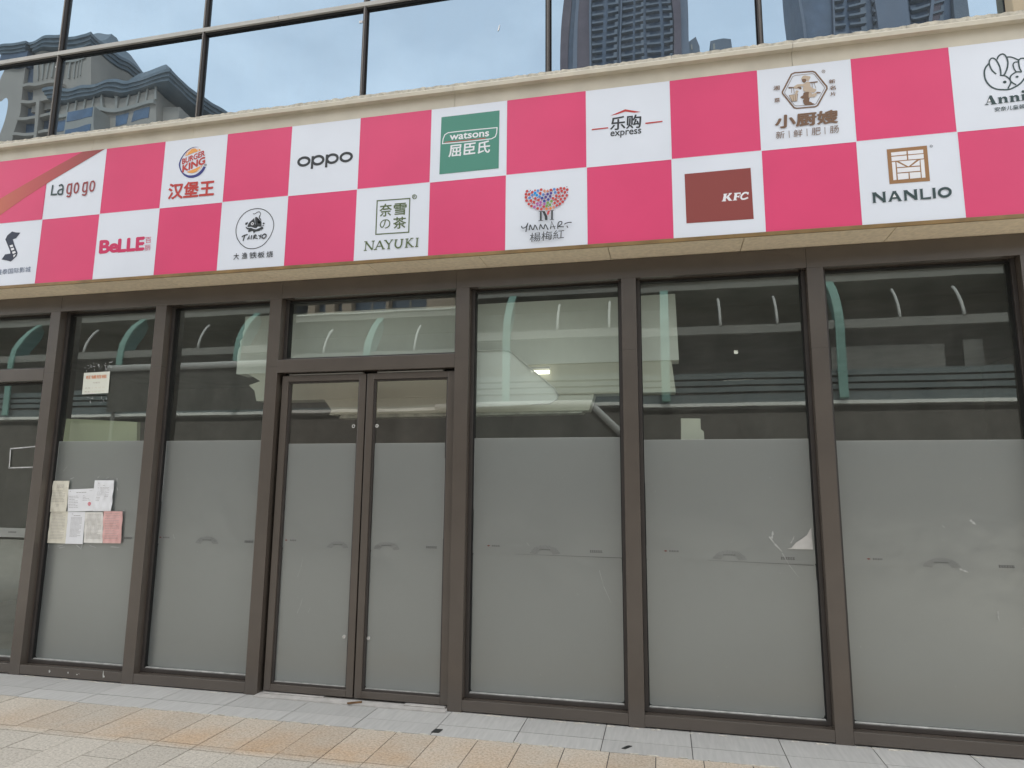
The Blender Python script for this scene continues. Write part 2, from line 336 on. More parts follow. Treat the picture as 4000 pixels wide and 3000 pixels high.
LOGOS = {
 'lagogo': ((1, 2), [
  ('S','teal_ink',1,0.01627,0,[(-5.388,4.332),(-5.391,4.237),(-5.328,4.235)]),
  ('S','teal_ink',1,0.01627,0,[(-5.318,4.316),(-5.315,4.317),(-5.311,4.319),(-5.306,4.321),(-5.301,4.323),(-5.296,4.324),(-5.292,4.324),(-5.288,4.322),(-5.284,4.319),(-5.28,4.316),(-5.277,4.312),(-5.274,4.308),(-5.272,4.303),(-5.27,4.298),(-5.27,4.293),(-5.269,4.288),(-5.269,4.282),(-5.269,4.276),(-5.269,4.27),(-5.269,4.263),(-5.27,4.256),(-5.27,4.248),(-5.27,4.241),(-5.271,4.235),(-5.271,4.23)]),
  ('S','teal_ink',1,0.01627,0,[(-5.273,4.282),(-5.277,4.281),(-5.283,4.28),(-5.29,4.279),(-5.297,4.278),(-5.304,4.276),(-5.309,4.274),(-5.313,4.271),(-5.316,4.267),(-5.318,4.263),(-5.32,4.259),(-5.32,4.255),(-5.32,4.251),(-5.319,4.248),(-5.317,4.244),(-5.315,4.241),(-5.311,4.238),(-5.307,4.235),(-5.303,4.233),(-5.299,4.232),(-5.293,4.232),(-5.286,4.232),(-5.28,4.232),(-5.275,4.232),(-5.271,4.233)]),
  ('S','dull_red',1,0.01518,0,[(-5.18,4.325),(-5.181,4.324),(-5.182,4.323),(-5.183,4.322),(-5.184,4.321),(-5.186,4.319),(-5.189,4.319),(-5.192,4.319),(-5.196,4.319),(-5.2,4.319),(-5.204,4.32),(-5.208,4.32),(-5.211,4.318),(-5.213,4.316),(-5.215,4.314),(-5.217,4.311),(-5.218,4.307),(-5.219,4.303),(-5.22,4.298),(-5.221,4.292),(-5.221,4.285),(-5.222,4.277),(-5.222,4.269),(-5.222,4.262),(-5.221,4.256),(-5.22,4.251),(-5.218,4.246),(-5.216,4.242),(-5.213,4.239),(-5.21,4.236),(-5.208,4.234),(-5.204,4.232),(-5.201,4.232),(-5.197,4.232),(-5.193,4.232),(-5.189,4.233),(-5.186,4.234),(-5.184,4.235),(-5.183,4.237),(-5.181,4.24),(-5.18,4.242),(-5.18,4.244),(-5.179,4.245)]),
  ('S','dull_red',1,0.01518,0,[(-5.178,4.329),(-5.178,4.323),(-5.178,4.314),(-5.178,4.304),(-5.178,4.292),(-5.178,4.281),(-5.178,4.271),(-5.178,4.261),(-5.178,4.25),(-5.177,4.24),(-5.177,4.23),(-5.178,4.222),(-5.179,4.215),(-5.18,4.21),(-5.183,4.206),(-5.185,4.203),(-5.188,4.202),(-5.192,4.201),(-5.195,4.2),(-5.199,4.2),(-5.203,4.202),(-5.208,4.204),(-5.212,4.206),(-5.216,4.208),(-5.219,4.209)]),
  ('S','dull_red',1,0.01518,1,[(-5.119,4.324),(-5.121,4.323),(-5.125,4.322),(-5.129,4.321),(-5.132,4.319),(-5.136,4.316),(-5.138,4.312),(-5.14,4.305),(-5.141,4.297),(-5.142,4.288),(-5.143,4.279),(-5.143,4.27),(-5.143,4.263),(-5.142,4.257),(-5.141,4.251),(-5.139,4.247),(-5.138,4.243),(-5.136,4.239),(-5.134,4.236),(-5.131,4.234),(-5.129,4.233),(-5.126,4.232),(-5.123,4.231),(-5.12,4.232),(-5.117,4.232),(-5.115,4.234),(-5.112,4.236),(-5.109,4.238),(-5.106,4.241),(-5.104,4.245),(-5.102,4.25),(-5.101,4.256),(-5.1,4.264),(-5.1,4.272),(-5.1,4.281),(-5.1,4.289),(-5.101,4.296),(-5.102,4.302),(-5.104,4.307),(-5.107,4.311),(-5.109,4.315),(-5.111,4.318),(-5.113,4.321),(-5.114,4.323),(-5.115,4.324),(-5.116,4.325),(-5.116,4.325),(-5.117,4.324)]),
  ('S','dull_red',1,0.01491,0,[(-5.011,4.325),(-5.012,4.324),(-5.014,4.323),(-5.016,4.321),(-5.018,4.319),(-5.021,4.318),(-5.023,4.317),(-5.026,4.317),(-5.03,4.317),(-5.033,4.317),(-5.037,4.318),(-5.04,4.318),(-5.042,4.316),(-5.044,4.314),(-5.046,4.312),(-5.047,4.309),(-5.047,4.305),(-5.048,4.301),(-5.048,4.296),(-5.049,4.29),(-5.049,4.283),(-5.05,4.275),(-5.05,4.267),(-5.05,4.26),(-5.049,4.254),(-5.048,4.249),(-5.046,4.245),(-5.044,4.241),(-5.041,4.238),(-5.039,4.236),(-5.036,4.234),(-5.033,4.233),(-5.03,4.232),(-5.027,4.233),(-5.023,4.233),(-5.02,4.234),(-5.018,4.235),(-5.016,4.236),(-5.014,4.238),(-5.013,4.24),(-5.012,4.243),(-5.011,4.244),(-5.01,4.246)]),
  ('S','dull_red',1,0.01491,0,[(-5.007,4.329),(-5.007,4.323),(-5.007,4.315),(-5.007,4.305),(-5.007,4.294),(-5.007,4.284),(-5.007,4.273),(-5.007,4.263),(-5.007,4.252),(-5.006,4.24),(-5.007,4.23),(-5.007,4.22),(-5.008,4.213),(-5.01,4.208),(-5.013,4.204),(-5.016,4.202),(-5.019,4.201),(-5.023,4.2),(-5.026,4.2),(-5.03,4.2),(-5.035,4.201),(-5.039,4.203),(-5.044,4.205),(-5.047,4.207),(-5.05,4.209)]),
  ('S','dull_red',1,0.01491,1,[(-4.951,4.324),(-4.953,4.323),(-4.956,4.323),(-4.96,4.322),(-4.963,4.321),(-4.965,4.318),(-4.968,4.314),(-4.969,4.308),(-4.971,4.3),(-4.972,4.291),(-4.973,4.282),(-4.973,4.273),(-4.973,4.265),(-4.972,4.259),(-4.971,4.253),(-4.969,4.248),(-4.968,4.244),(-4.965,4.24),(-4.963,4.237),(-4.961,4.234),(-4.958,4.233),(-4.955,4.232),(-4.953,4.232),(-4.95,4.232),(-4.947,4.233),(-4.944,4.234),(-4.942,4.235),(-4.939,4.237),(-4.936,4.24),(-4.934,4.243),(-4.932,4.248),(-4.931,4.254),(-4.93,4.262),(-4.929,4.271),(-4.929,4.281),(-4.929,4.289),(-4.929,4.296),(-4.93,4.302),(-4.931,4.307),(-4.933,4.311),(-4.936,4.315),(-4.938,4.318),(-4.94,4.32),(-4.942,4.322),(-4.943,4.324),(-4.945,4.324),(-4.947,4.324),(-4.948,4.324)]),
 ]),
 'bk': ((1, 4), [
  ('P','navy',1,[(-3.88,4.54),(-3.888,4.541),(-3.9,4.543),(-3.912,4.545),(-3.924,4.545),(-3.936,4.544),(-3.949,4.541),(-3.962,4.537),(-3.975,4.531),(-3.988,4.524),(-4.0,4.515),(-4.012,4.504),(-4.022,4.493),(-4.032,4.48),(-4.041,4.467),(-4.049,4.454),(-4.055,4.44),(-4.06,4.427),(-4.063,4.414),(-4.065,4.403),(-4.065,4.393),(-4.063,4.383),(-4.06,4.371),(-4.055,4.359),(-4.049,4.347),(-4.043,4.335),(-4.036,4.324),(-4.027,4.314),(-4.018,4.303),(-4.007,4.292),(-3.995,4.283),(-3.981,4.274),(-3.966,4.267),(-3.952,4.262),(-3.938,4.259),(-3.924,4.257),(-3.911,4.257),(-3.897,4.258),(-3.884,4.261),(-3.871,4.264),(-3.859,4.268),(-3.847,4.274),(-3.836,4.281),(-3.826,4.289),(-3.817,4.299),(-3.809,4.309),(-3.802,4.321),(-3.795,4.335),(-3.791,4.344),(-3.814,4.355),(-3.817,4.348),(-3.823,4.338),(-3.829,4.328),(-3.836,4.32),(-3.844,4.312),(-3.853,4.305),(-3.863,4.298),(-3.873,4.292),(-3.884,4.287),(-3.896,4.284),(-3.908,4.282),(-3.921,4.281),(-3.933,4.281),(-3.946,4.283),(-3.958,4.285),(-3.97,4.289),(-3.982,4.294),(-3.993,4.3),(-4.002,4.306),(-4.011,4.312),(-4.019,4.32),(-4.026,4.328),(-4.033,4.338),(-4.038,4.349),(-4.043,4.361),(-4.047,4.373),(-4.049,4.385),(-4.05,4.396),(-4.05,4.407),(-4.048,4.419),(-4.045,4.432),(-4.04,4.446),(-4.034,4.459),(-4.027,4.471),(-4.018,4.483),(-4.009,4.493),(-4.0,4.503),(-3.991,4.512),(-3.98,4.519),(-3.969,4.526),(-3.957,4.532),(-3.945,4.536),(-3.933,4.539),(-3.923,4.541),(-3.912,4.541),(-3.9,4.54),(-3.888,4.539),(-3.88,4.538)]),
  ('P','orange',1,[(-4.007,4.466),(-4.006,4.471),(-4.005,4.478),(-4.003,4.487),(-4.0,4.494),(-3.996,4.5),(-3.99,4.507),(-3.983,4.512),(-3.976,4.517),(-3.969,4.521),(-3.961,4.525),(-3.953,4.527),(-3.944,4.529),(-3.935,4.53),(-3.926,4.531),(-3.916,4.53),(-3.907,4.529),(-3.897,4.528),(-3.887,4.525),(-3.877,4.523),(-3.869,4.519),(-3.863,4.516),(-3.859,4.511),(-3.857,4.507),(-3.855,4.504),(-3.929,4.49)]),
  ('S','white',2,0.00535,0,[(-3.993,4.476),(-3.992,4.479),(-3.99,4.485),(-3.988,4.491),(-3.986,4.497),(-3.982,4.502),(-3.978,4.507),(-3.972,4.51),(-3.967,4.514),(-3.961,4.517),(-3.958,4.519)]),
  ('S','white',2,0.00611,0,[(-3.903,4.525),(-3.899,4.524),(-3.894,4.522),(-3.888,4.52),(-3.883,4.518),(-3.88,4.515),(-3.879,4.513),(-3.88,4.509),(-3.882,4.506),(-3.884,4.503),(-3.886,4.501)]),
  ('P','orange',1,[(-3.978,4.319),(-3.974,4.317),(-3.969,4.314),(-3.963,4.311),(-3.956,4.308),(-3.95,4.306),(-3.944,4.304),(-3.937,4.303),(-3.93,4.302),(-3.922,4.301),(-3.914,4.302),(-3.905,4.303),(-3.897,4.304),(-3.889,4.306),(-3.88,4.309),(-3.872,4.312),(-3.865,4.316),(-3.858,4.32),(-3.851,4.325),(-3.845,4.33),(-3.839,4.336),(-3.835,4.343),(-3.831,4.352),(-3.828,4.36),(-3.826,4.365),(-3.9,4.339)]),
  ('S','white',2,0.00521,0,[(-3.84,4.36),(-3.841,4.356),(-3.842,4.351),(-3.843,4.344),(-3.846,4.338),(-3.848,4.333),(-3.852,4.329),(-3.857,4.326),(-3.861,4.323),(-3.866,4.32),(-3.869,4.318)]),
  ('T','BURGER','red',(-4.031,4.392),(-3.812,4.452),(-4.033,4.443),0.03),
  ('T','KING','red',(-4.02,4.319),(-3.804,4.378),(-4.023,4.382),0.04),
  ('S','ink',1,0.00334,1,[(-3.785,4.362),(-3.786,4.366),(-3.788,4.369),(-3.791,4.371),(-3.795,4.372),(-3.799,4.372),(-3.802,4.371),(-3.804,4.369),(-3.804,4.366),(-3.804,4.362),(-3.802,4.359),(-3.799,4.356),(-3.796,4.355),(-3.792,4.354),(-3.789,4.355),(-3.787,4.357),(-3.785,4.36)]),
  ('T','R','ink',(-3.799,4.36),(-3.791,4.36),(-3.799,4.368),0.0),
  ('T','汉堡王','red',(-4.143,4.08),(-3.692,4.074),(-4.141,4.222),0.03),
 ]),
 'oppo': ((1, 6), [
  ('S','ink',1,0.02238,1,[(-2.804,4.299),(-2.805,4.305),(-2.809,4.312),(-2.814,4.318),(-2.82,4.323),(-2.828,4.327),(-2.837,4.33),(-2.846,4.332),(-2.856,4.332),(-2.866,4.332),(-2.875,4.329),(-2.883,4.326),(-2.891,4.322),(-2.897,4.316),(-2.901,4.31),(-2.903,4.304),(-2.904,4.297),(-2.902,4.29),(-2.899,4.283),(-2.894,4.278),(-2.888,4.272),(-2.88,4.268),(-2.871,4.265),(-2.861,4.263),(-2.852,4.263),(-2.842,4.264),(-2.833,4.266),(-2.824,4.269),(-2.817,4.274),(-2.811,4.279),(-2.807,4.285),(-2.805,4.292)]),
  ('S','ink',1,0.02217,1,[(-2.677,4.297),(-2.678,4.303),(-2.681,4.31),(-2.686,4.316),(-2.692,4.321),(-2.7,4.326),(-2.708,4.329),(-2.717,4.331),(-2.727,4.331),(-2.736,4.33),(-2.745,4.328),(-2.753,4.325),(-2.76,4.32),(-2.766,4.314),(-2.77,4.308),(-2.773,4.301),(-2.773,4.295),(-2.772,4.288),(-2.769,4.281),(-2.764,4.275),(-2.757,4.27),(-2.75,4.265),(-2.741,4.262),(-2.732,4.26),(-2.723,4.26),(-2.713,4.261),(-2.704,4.263),(-2.696,4.267),(-2.689,4.271),(-2.684,4.277),(-2.679,4.283),(-2.677,4.29)]),
  ('S','ink',1,0.02175,1,[(-2.548,4.297),(-2.55,4.304),(-2.553,4.31),(-2.557,4.317),(-2.564,4.322),(-2.571,4.326),(-2.579,4.329),(-2.588,4.331),(-2.598,4.332),(-2.607,4.331),(-2.616,4.329),(-2.624,4.325),(-2.63,4.321),(-2.636,4.315),(-2.64,4.309),(-2.642,4.302),(-2.643,4.295),(-2.642,4.288),(-2.639,4.281),(-2.634,4.275),(-2.628,4.27),(-2.62,4.265),(-2.612,4.262),(-2.603,4.26),(-2.594,4.26),(-2.584,4.261),(-2.576,4.263),(-2.568,4.267),(-2.561,4.271),(-2.555,4.277),(-2.551,4.283),(-2.549,4.29)]),
  ('S','ink',1,0.02173,1,[(-2.423,4.297),(-2.424,4.304),(-2.427,4.311),(-2.432,4.317),(-2.438,4.322),(-2.446,4.326),(-2.454,4.329),(-2.464,4.331),(-2.473,4.332),(-2.483,4.331),(-2.492,4.329),(-2.5,4.325),(-2.507,4.321),(-2.513,4.315),(-2.517,4.309),(-2.52,4.302),(-2.52,4.295),(-2.519,4.289),(-2.516,4.282),(-2.511,4.276),(-2.505,4.271),(-2.497,4.267),(-2.488,4.263),(-2.479,4.262),(-2.47,4.261),(-2.46,4.262),(-2.451,4.264),(-2.443,4.268),(-2.436,4.272),(-2.43,4.278),(-2.426,4.284),(-2.423,4.291)]),
  ('S','ink',1,0.02134,0,[(-2.774,4.337),(-2.777,4.224)]),
  ('S','ink',1,0.02111,0,[(-2.645,4.337),(-2.648,4.224)]),
 ]),
 'watsons': ((1, 8), [
  ('P','green',1,[(-1.662,4.065),(-1.18,4.067),(-1.179,4.551),(-1.657,4.551)]),
  ('S','white',2,0.00781,1,[(-1.643,4.322),(-1.638,4.364),(-1.625,4.397),(-1.598,4.411),(-1.541,4.412),(-1.369,4.411),(-1.197,4.408),(-1.2,4.363),(-1.21,4.333),(-1.241,4.319),(-1.311,4.318),(-1.462,4.318)]),
  ('S','red',2,0.00585,0,[(-1.624,4.332),(-1.463,4.33),(-1.288,4.33)]),
  ('T','watsons','white',(-1.582,4.346),(-1.263,4.344),(-1.581,4.393),0.02),
  ('T','屈臣氏','white',(-1.589,4.203),(-1.255,4.206),(-1.584,4.303),0.02),
 ]),
 'legou': ((1, 10), [
  ('P','red',1,[(-0.32,4.401),(-0.207,4.44),(-0.093,4.405),(-0.138,4.404),(-0.207,4.422),(-0.262,4.408)]),
  ('T','乐购','ink',(-0.32,4.282),(-0.095,4.28),(-0.316,4.388),0.02),
  ('T','express','ink',(-0.321,4.217),(-0.095,4.216),(-0.318,4.271),0.012),
  ('P','red',1,[(-0.458,4.31),(-0.335,4.31),(-0.335,4.301),(-0.458,4.3)]),
  ('P','red',1,[(-0.061,4.314),(0.063,4.315),(0.063,4.305),(-0.061,4.303)]),
 ]),
 'xcs': ((1, 12), [
  ('S','brown',1,0.01063,1,[(0.902,4.437),(0.97,4.566),(0.993,4.574),(1.11,4.568),(1.127,4.559),(1.196,4.441),(1.197,4.424),(1.128,4.303),(1.112,4.296),(0.991,4.299),(0.974,4.306),(0.903,4.424)]),
  ('S','brown',1,0.00313,1,[(0.917,4.433),(0.977,4.546),(0.995,4.553),(1.108,4.551),(1.12,4.545),(1.18,4.439),(1.18,4.425),(1.12,4.319),(1.107,4.313),(0.992,4.317),(0.979,4.322),(0.918,4.422)]),
  ('S','brown',1,0.00283,1,[(1.192,4.557),(1.191,4.561),(1.19,4.564),(1.187,4.567),(1.183,4.569),(1.179,4.569),(1.176,4.567),(1.173,4.564),(1.172,4.561),(1.172,4.557),(1.173,4.553),(1.176,4.549),(1.179,4.547),(1.183,4.547),(1.187,4.548),(1.189,4.55),(1.191,4.554)]),
  ('T','R','brown',(1.178,4.553),(1.186,4.552),(1.179,4.564),0.0),
  ('P','tan_ink',1,[(1.034,4.514),(1.033,4.521),(1.036,4.529),(1.04,4.536),(1.045,4.54),(1.051,4.543),(1.058,4.544),(1.065,4.542),(1.073,4.539),(1.08,4.536),(1.086,4.534),(1.091,4.532),(1.094,4.529),(1.094,4.523),(1.091,4.517),(1.088,4.511),(1.084,4.505),(1.079,4.499),(1.075,4.496),(1.072,4.499),(1.07,4.505),(1.066,4.51),(1.056,4.512),(1.043,4.512)]),
  ('P','brown',2,[(1.036,4.512),(1.038,4.516),(1.042,4.517),(1.047,4.518),(1.053,4.518),(1.059,4.517),(1.063,4.514),(1.065,4.51),(1.066,4.506),(1.065,4.501),(1.062,4.496),(1.058,4.491),(1.054,4.488),(1.049,4.488),(1.045,4.49),(1.041,4.493),(1.038,4.499),(1.036,4.506)]),
  ('P','brown',1,[(0.944,4.469),(0.945,4.456),(0.974,4.459),(1.013,4.469),(1.058,4.478),(1.138,4.479),(1.14,4.488),(1.09,4.488),(1.032,4.479),(0.987,4.465),(0.958,4.468)]),
  ('P','tan_ink',1,[(0.977,4.461),(0.98,4.467),(0.989,4.473),(0.997,4.478),(1.004,4.481),(1.012,4.481),(1.02,4.481),(1.029,4.481),(1.04,4.48),(1.048,4.481),(1.055,4.484),(1.06,4.489),(1.065,4.492),(1.071,4.493),(1.078,4.493),(1.084,4.489),(1.087,4.479),(1.089,4.466),(1.091,4.455),(1.095,4.448),(1.1,4.443),(1.106,4.438),(1.114,4.434),(1.123,4.429),(1.127,4.424),(1.125,4.417),(1.118,4.409),(1.111,4.404),(1.103,4.405),(1.095,4.408),(1.086,4.411),(1.073,4.414),(1.059,4.416),(1.048,4.42),(1.043,4.426),(1.041,4.432),(1.04,4.44),(1.041,4.447),(1.044,4.455),(1.044,4.461),(1.038,4.464),(1.028,4.465),(1.019,4.464),(1.013,4.459),(1.008,4.452),(1.002,4.448),(0.993,4.45),(0.982,4.455)]),
  ('P','brown',2,[(1.003,4.459),(1.008,4.461),(1.018,4.461),(1.025,4.46),(1.029,4.456),(1.03,4.449),(1.031,4.444),(1.029,4.442),(1.027,4.44),(1.024,4.44),(1.02,4.442),(1.016,4.445),(1.012,4.449),(1.007,4.453),(1.003,4.456)]),
  ('P','brown',2,[(1.045,4.413),(1.056,4.415),(1.07,4.415),(1.079,4.412),(1.082,4.406),(1.081,4.396),(1.078,4.387),(1.075,4.377),(1.071,4.367),(1.064,4.361),(1.052,4.362),(1.038,4.366),(1.027,4.371),(1.021,4.375),(1.02,4.379),(1.021,4.383),(1.025,4.386),(1.032,4.388),(1.037,4.392),(1.039,4.399),(1.04,4.407)]),
  ('P','tan_ink',2,[(1.079,4.412),(1.086,4.411),(1.094,4.403),(1.099,4.395),(1.099,4.387),(1.097,4.378),(1.093,4.372),(1.087,4.37),(1.079,4.371),(1.074,4.376),(1.074,4.388),(1.076,4.403)]),
  ('P','brown',2,[(1.039,4.36),(1.05,4.366),(1.066,4.37),(1.077,4.37),(1.08,4.366),(1.078,4.359),(1.076,4.35),(1.074,4.339),(1.072,4.327),(1.068,4.318),(1.061,4.315),(1.053,4.315),(1.046,4.317),(1.041,4.323),(1.038,4.332),(1.036,4.341),(1.035,4.348),(1.035,4.355)]),
  ('P','brown',1,[(1.072,4.34),(1.078,4.34),(1.083,4.337),(1.088,4.334),(1.091,4.331),(1.093,4.327),(1.097,4.324),(1.102,4.322),(1.108,4.32),(1.11,4.318),(1.106,4.317),(1.096,4.315),(1.087,4.314),(1.075,4.313),(1.062,4.313),(1.055,4.315),(1.057,4.323),(1.065,4.333)]),
  ('P','tan_ink',1,[(0.945,4.404),(1.003,4.407),(0.995,4.353),(0.964,4.355)]),
  ('S','brown',2,0.0029,1,[(0.945,4.404),(1.003,4.407),(0.995,4.353),(0.964,4.355)]),
  ('S','brown',2,0.0025,0,[(0.971,4.4),(0.973,4.356)]),
  ('S','brown',2,0.0025,0,[(0.987,4.402),(0.986,4.354)]),
  ('P','tan_ink',1,[(0.984,4.406),(0.992,4.437),(1.011,4.43),(0.996,4.401)]),
  ('S','brown',1,0.00291,0,[(0.964,4.461),(0.962,4.42)]),
  ('S','brown',1,0.0029,0,[(0.977,4.461),(0.981,4.414)]),
  ('S','brown',1,0.00281,0,[(1.101,4.483),(1.102,4.442)]),
  ('S','brown',1,0.0029,0,[(1.113,4.483),(1.125,4.432)]),
  ('P','tan_ink',1,[(1.097,4.391),(1.106,4.396),(1.118,4.399),(1.126,4.399),(1.128,4.393),(1.126,4.384),(1.123,4.377),(1.118,4.373),(1.111,4.37),(1.105,4.368),(1.101,4.37),(1.097,4.373),(1.095,4.377),(1.094,4.382),(1.094,4.387)]),
  ('P','brown',1,[(1.126,4.406),(1.154,4.402),(1.152,4.394),(1.127,4.393)]),
  ('T','小厨嫂','brown',(0.842,4.161),(1.249,4.158),(0.848,4.257),0.035),
  ('T','新','brown',(0.84,4.081),(0.898,4.081),(0.844,4.137),0.0),
  ('T','鲜','brown',(0.957,4.08),(1.016,4.081),(0.961,4.136),0.0),
  ('T','肥','brown',(1.076,4.081),(1.135,4.082),(1.08,4.137),0.0),
  ('T','肠','brown',(1.194,4.082),(1.252,4.083),(1.198,4.137),0.0),
  ('S','brown',1,0.00375,0,[(0.93,4.134),(0.93,4.08)]),
  ('S','brown',1,0.00375,0,[(1.048,4.135),(1.047,4.079)]),
  ('S','brown',1,0.00375,0,[(1.165,4.135),(1.164,4.08)]),
  ('T','湘','brown',(0.843,4.455),(0.883,4.454),(0.845,4.488),0.02),
  ('T','菜','brown',(0.844,4.36),(0.881,4.36),(0.845,4.392),0.02),
  ('T','新','brown',(1.212,4.458),(1.252,4.457),(1.213,4.487),0.02),
  ('T','名','brown',(1.213,4.409),(1.252,4.408),(1.215,4.439),0.02),
  ('T','片','brown',(1.215,4.362),(1.25,4.361),(1.216,4.391),0.02),
 ]),
 'annil': ((1, 14), [
  ('S','teal_ink',1,0.01013,0,[(2.209,4.473),(2.205,4.468),(2.199,4.461),(2.192,4.453),(2.187,4.444),(2.183,4.435),(2.18,4.425),(2.178,4.415),(2.177,4.404),(2.177,4.392),(2.177,4.379),(2.179,4.365),(2.182,4.353),(2.186,4.341),(2.191,4.33),(2.197,4.32),(2.203,4.311),(2.211,4.302),(2.219,4.295),(2.228,4.289),(2.237,4.284),(2.246,4.28),(2.256,4.277),(2.267,4.275),(2.276,4.274),(2.286,4.272),(2.296,4.271),(2.305,4.271),(2.314,4.272),(2.324,4.274),(2.333,4.278),(2.342,4.282),(2.351,4.286),(2.36,4.291),(2.369,4.297),(2.378,4.304),(2.386,4.311),(2.393,4.319),(2.4,4.328),(2.407,4.338),(2.412,4.347),(2.416,4.357),(2.419,4.367),(2.421,4.376),(2.423,4.383)]),
  ('S','teal_ink',1,0.00906,0,[(2.247,4.391),(2.242,4.397),(2.236,4.405),(2.229,4.414),(2.224,4.423),(2.22,4.433),(2.217,4.443),(2.215,4.453),(2.213,4.463),(2.212,4.47),(2.212,4.476),(2.213,4.482),(2.214,4.488),(2.216,4.494),(2.219,4.5),(2.223,4.505),(2.226,4.508),(2.23,4.51),(2.234,4.51),(2.238,4.51),(2.242,4.508),(2.245,4.505),(2.249,4.502),(2.252,4.497),(2.256,4.492),(2.259,4.485),(2.262,4.476),(2.265,4.467),(2.268,4.458),(2.27,4.448),(2.272,4.437),(2.273,4.426),(2.274,4.416),(2.274,4.405),(2.274,4.395),(2.273,4.385),(2.272,4.378)]),
  ('S','teal_ink',1,0.00947,0,[(2.261,4.497),(2.263,4.501),(2.265,4.507),(2.268,4.513),(2.271,4.518),(2.275,4.522),(2.279,4.525),(2.283,4.528),(2.287,4.53),(2.291,4.531),(2.295,4.532),(2.299,4.531),(2.303,4.529),(2.306,4.526),(2.31,4.521),(2.313,4.515),(2.316,4.508),(2.318,4.501),(2.32,4.493),(2.321,4.485),(2.322,4.476),(2.322,4.466),(2.321,4.456),(2.319,4.445),(2.317,4.435),(2.314,4.426),(2.311,4.416),(2.307,4.407),(2.303,4.399),(2.3,4.392),(2.296,4.385),(2.292,4.38),(2.29,4.376)]),
  ('S','teal_ink',1,0.00861,0,[(2.267,4.378),(2.272,4.377),(2.28,4.376),(2.288,4.375),(2.296,4.372),(2.302,4.368),(2.307,4.362),(2.312,4.356),(2.317,4.35),(2.32,4.345),(2.323,4.339),(2.325,4.333),(2.326,4.327),(2.326,4.323),(2.325,4.318),(2.324,4.314),(2.322,4.309),(2.318,4.301),(2.313,4.292),(2.308,4.284),(2.305,4.278)]),
  ('S','teal_ink',1,0.00861,0,[(2.321,4.506),(2.326,4.505),(2.332,4.505),(2.34,4.503),(2.348,4.5),(2.357,4.495),(2.367,4.488),(2.376,4.481),(2.384,4.476),(2.389,4.476),(2.393,4.479),(2.396,4.482),(2.4,4.484),(2.404,4.484),(2.409,4.484),(2.414,4.483),(2.419,4.481),(2.423,4.477),(2.427,4.472),(2.431,4.467),(2.433,4.463)]),
  ('S','teal_ink',1,0.00861,0,[(2.385,4.473),(2.385,4.468),(2.384,4.461),(2.384,4.453),(2.384,4.445),(2.384,4.437),(2.384,4.429),(2.385,4.421),(2.386,4.413),(2.388,4.405),(2.391,4.398),(2.393,4.391),(2.393,4.387),(2.389,4.386),(2.383,4.388),(2.375,4.39),(2.368,4.39),(2.363,4.389),(2.357,4.387),(2.352,4.384),(2.347,4.381),(2.343,4.378),(2.338,4.374),(2.334,4.371),(2.331,4.367),(2.328,4.363),(2.326,4.359),(2.325,4.354),(2.324,4.349),(2.324,4.343),(2.324,4.337),(2.325,4.33),(2.328,4.324),(2.334,4.317),(2.342,4.309),(2.349,4.303),(2.355,4.298)]),
  ('S','teal_ink',1,0.00779,0,[(2.383,4.461),(2.379,4.461),(2.375,4.462),(2.369,4.462),(2.365,4.462),(2.361,4.46),(2.358,4.458),(2.355,4.456),(2.353,4.452),(2.351,4.448),(2.35,4.443),(2.35,4.437),(2.351,4.431),(2.352,4.424),(2.353,4.417),(2.355,4.41),(2.357,4.404),(2.359,4.4),(2.361,4.396),(2.363,4.393),(2.365,4.391)]),
  ('E','teal_ink',1,2.291,4.327,0.01,0.01),
  ('E','teal_ink',1,2.365,4.355,0.009,0.0075),
  ('P','teal_ink',1,[(2.158,4.176),(2.16,4.18),(2.169,4.182),(2.193,4.241),(2.205,4.241),(2.225,4.181),(2.232,4.178),(2.232,4.175),(2.194,4.176),(2.195,4.18),(2.202,4.181),(2.198,4.194),(2.176,4.194),(2.173,4.183),(2.182,4.18),(2.181,4.176)]),
  ('P','white',2,[(2.178,4.198),(2.196,4.198),(2.19,4.221)]),
  ('P','teal_ink',1,[(2.239,4.221),(2.259,4.223),(2.26,4.215),(2.272,4.223),(2.284,4.223),(2.294,4.213),(2.294,4.185),(2.3,4.182),(2.299,4.179),(2.273,4.179),(2.273,4.182),(2.278,4.184),(2.278,4.205),(2.272,4.214),(2.262,4.208),(2.26,4.183),(2.265,4.181),(2.265,4.177),(2.237,4.177),(2.238,4.181),(2.243,4.182),(2.244,4.215),(2.239,4.217)]),
  ('P','teal_ink',1,[(2.307,4.223),(2.328,4.225),(2.328,4.218),(2.34,4.225),(2.353,4.225),(2.362,4.215),(2.363,4.186),(2.369,4.184),(2.369,4.181),(2.34,4.18),(2.34,4.183),(2.345,4.185),(2.346,4.207),(2.341,4.216),(2.33,4.21),(2.33,4.184),(2.335,4.183),(2.335,4.179),(2.306,4.178),(2.306,4.182),(2.312,4.184),(2.313,4.216),(2.307,4.219)]),
  ('P','teal_ink',1,[(2.375,4.224),(2.397,4.227),(2.398,4.187),(2.404,4.185),(2.404,4.182),(2.372,4.181),(2.373,4.185),(2.379,4.186),(2.38,4.219),(2.375,4.22)]),
  ('E','teal_ink',1,2.39,4.244,0.01,0.01),
  ('P','teal_ink',1,[(2.412,4.247),(2.434,4.25),(2.434,4.187),(2.44,4.185),(2.44,4.182),(2.409,4.181),(2.409,4.185),(2.415,4.185),(2.416,4.241),(2.412,4.242)]),
  ('T','安奈儿童装','teal_ink',(2.212,4.121),(2.388,4.124),(2.215,4.153),0.01),
 ]),
 'cinema': ((0, 1), [
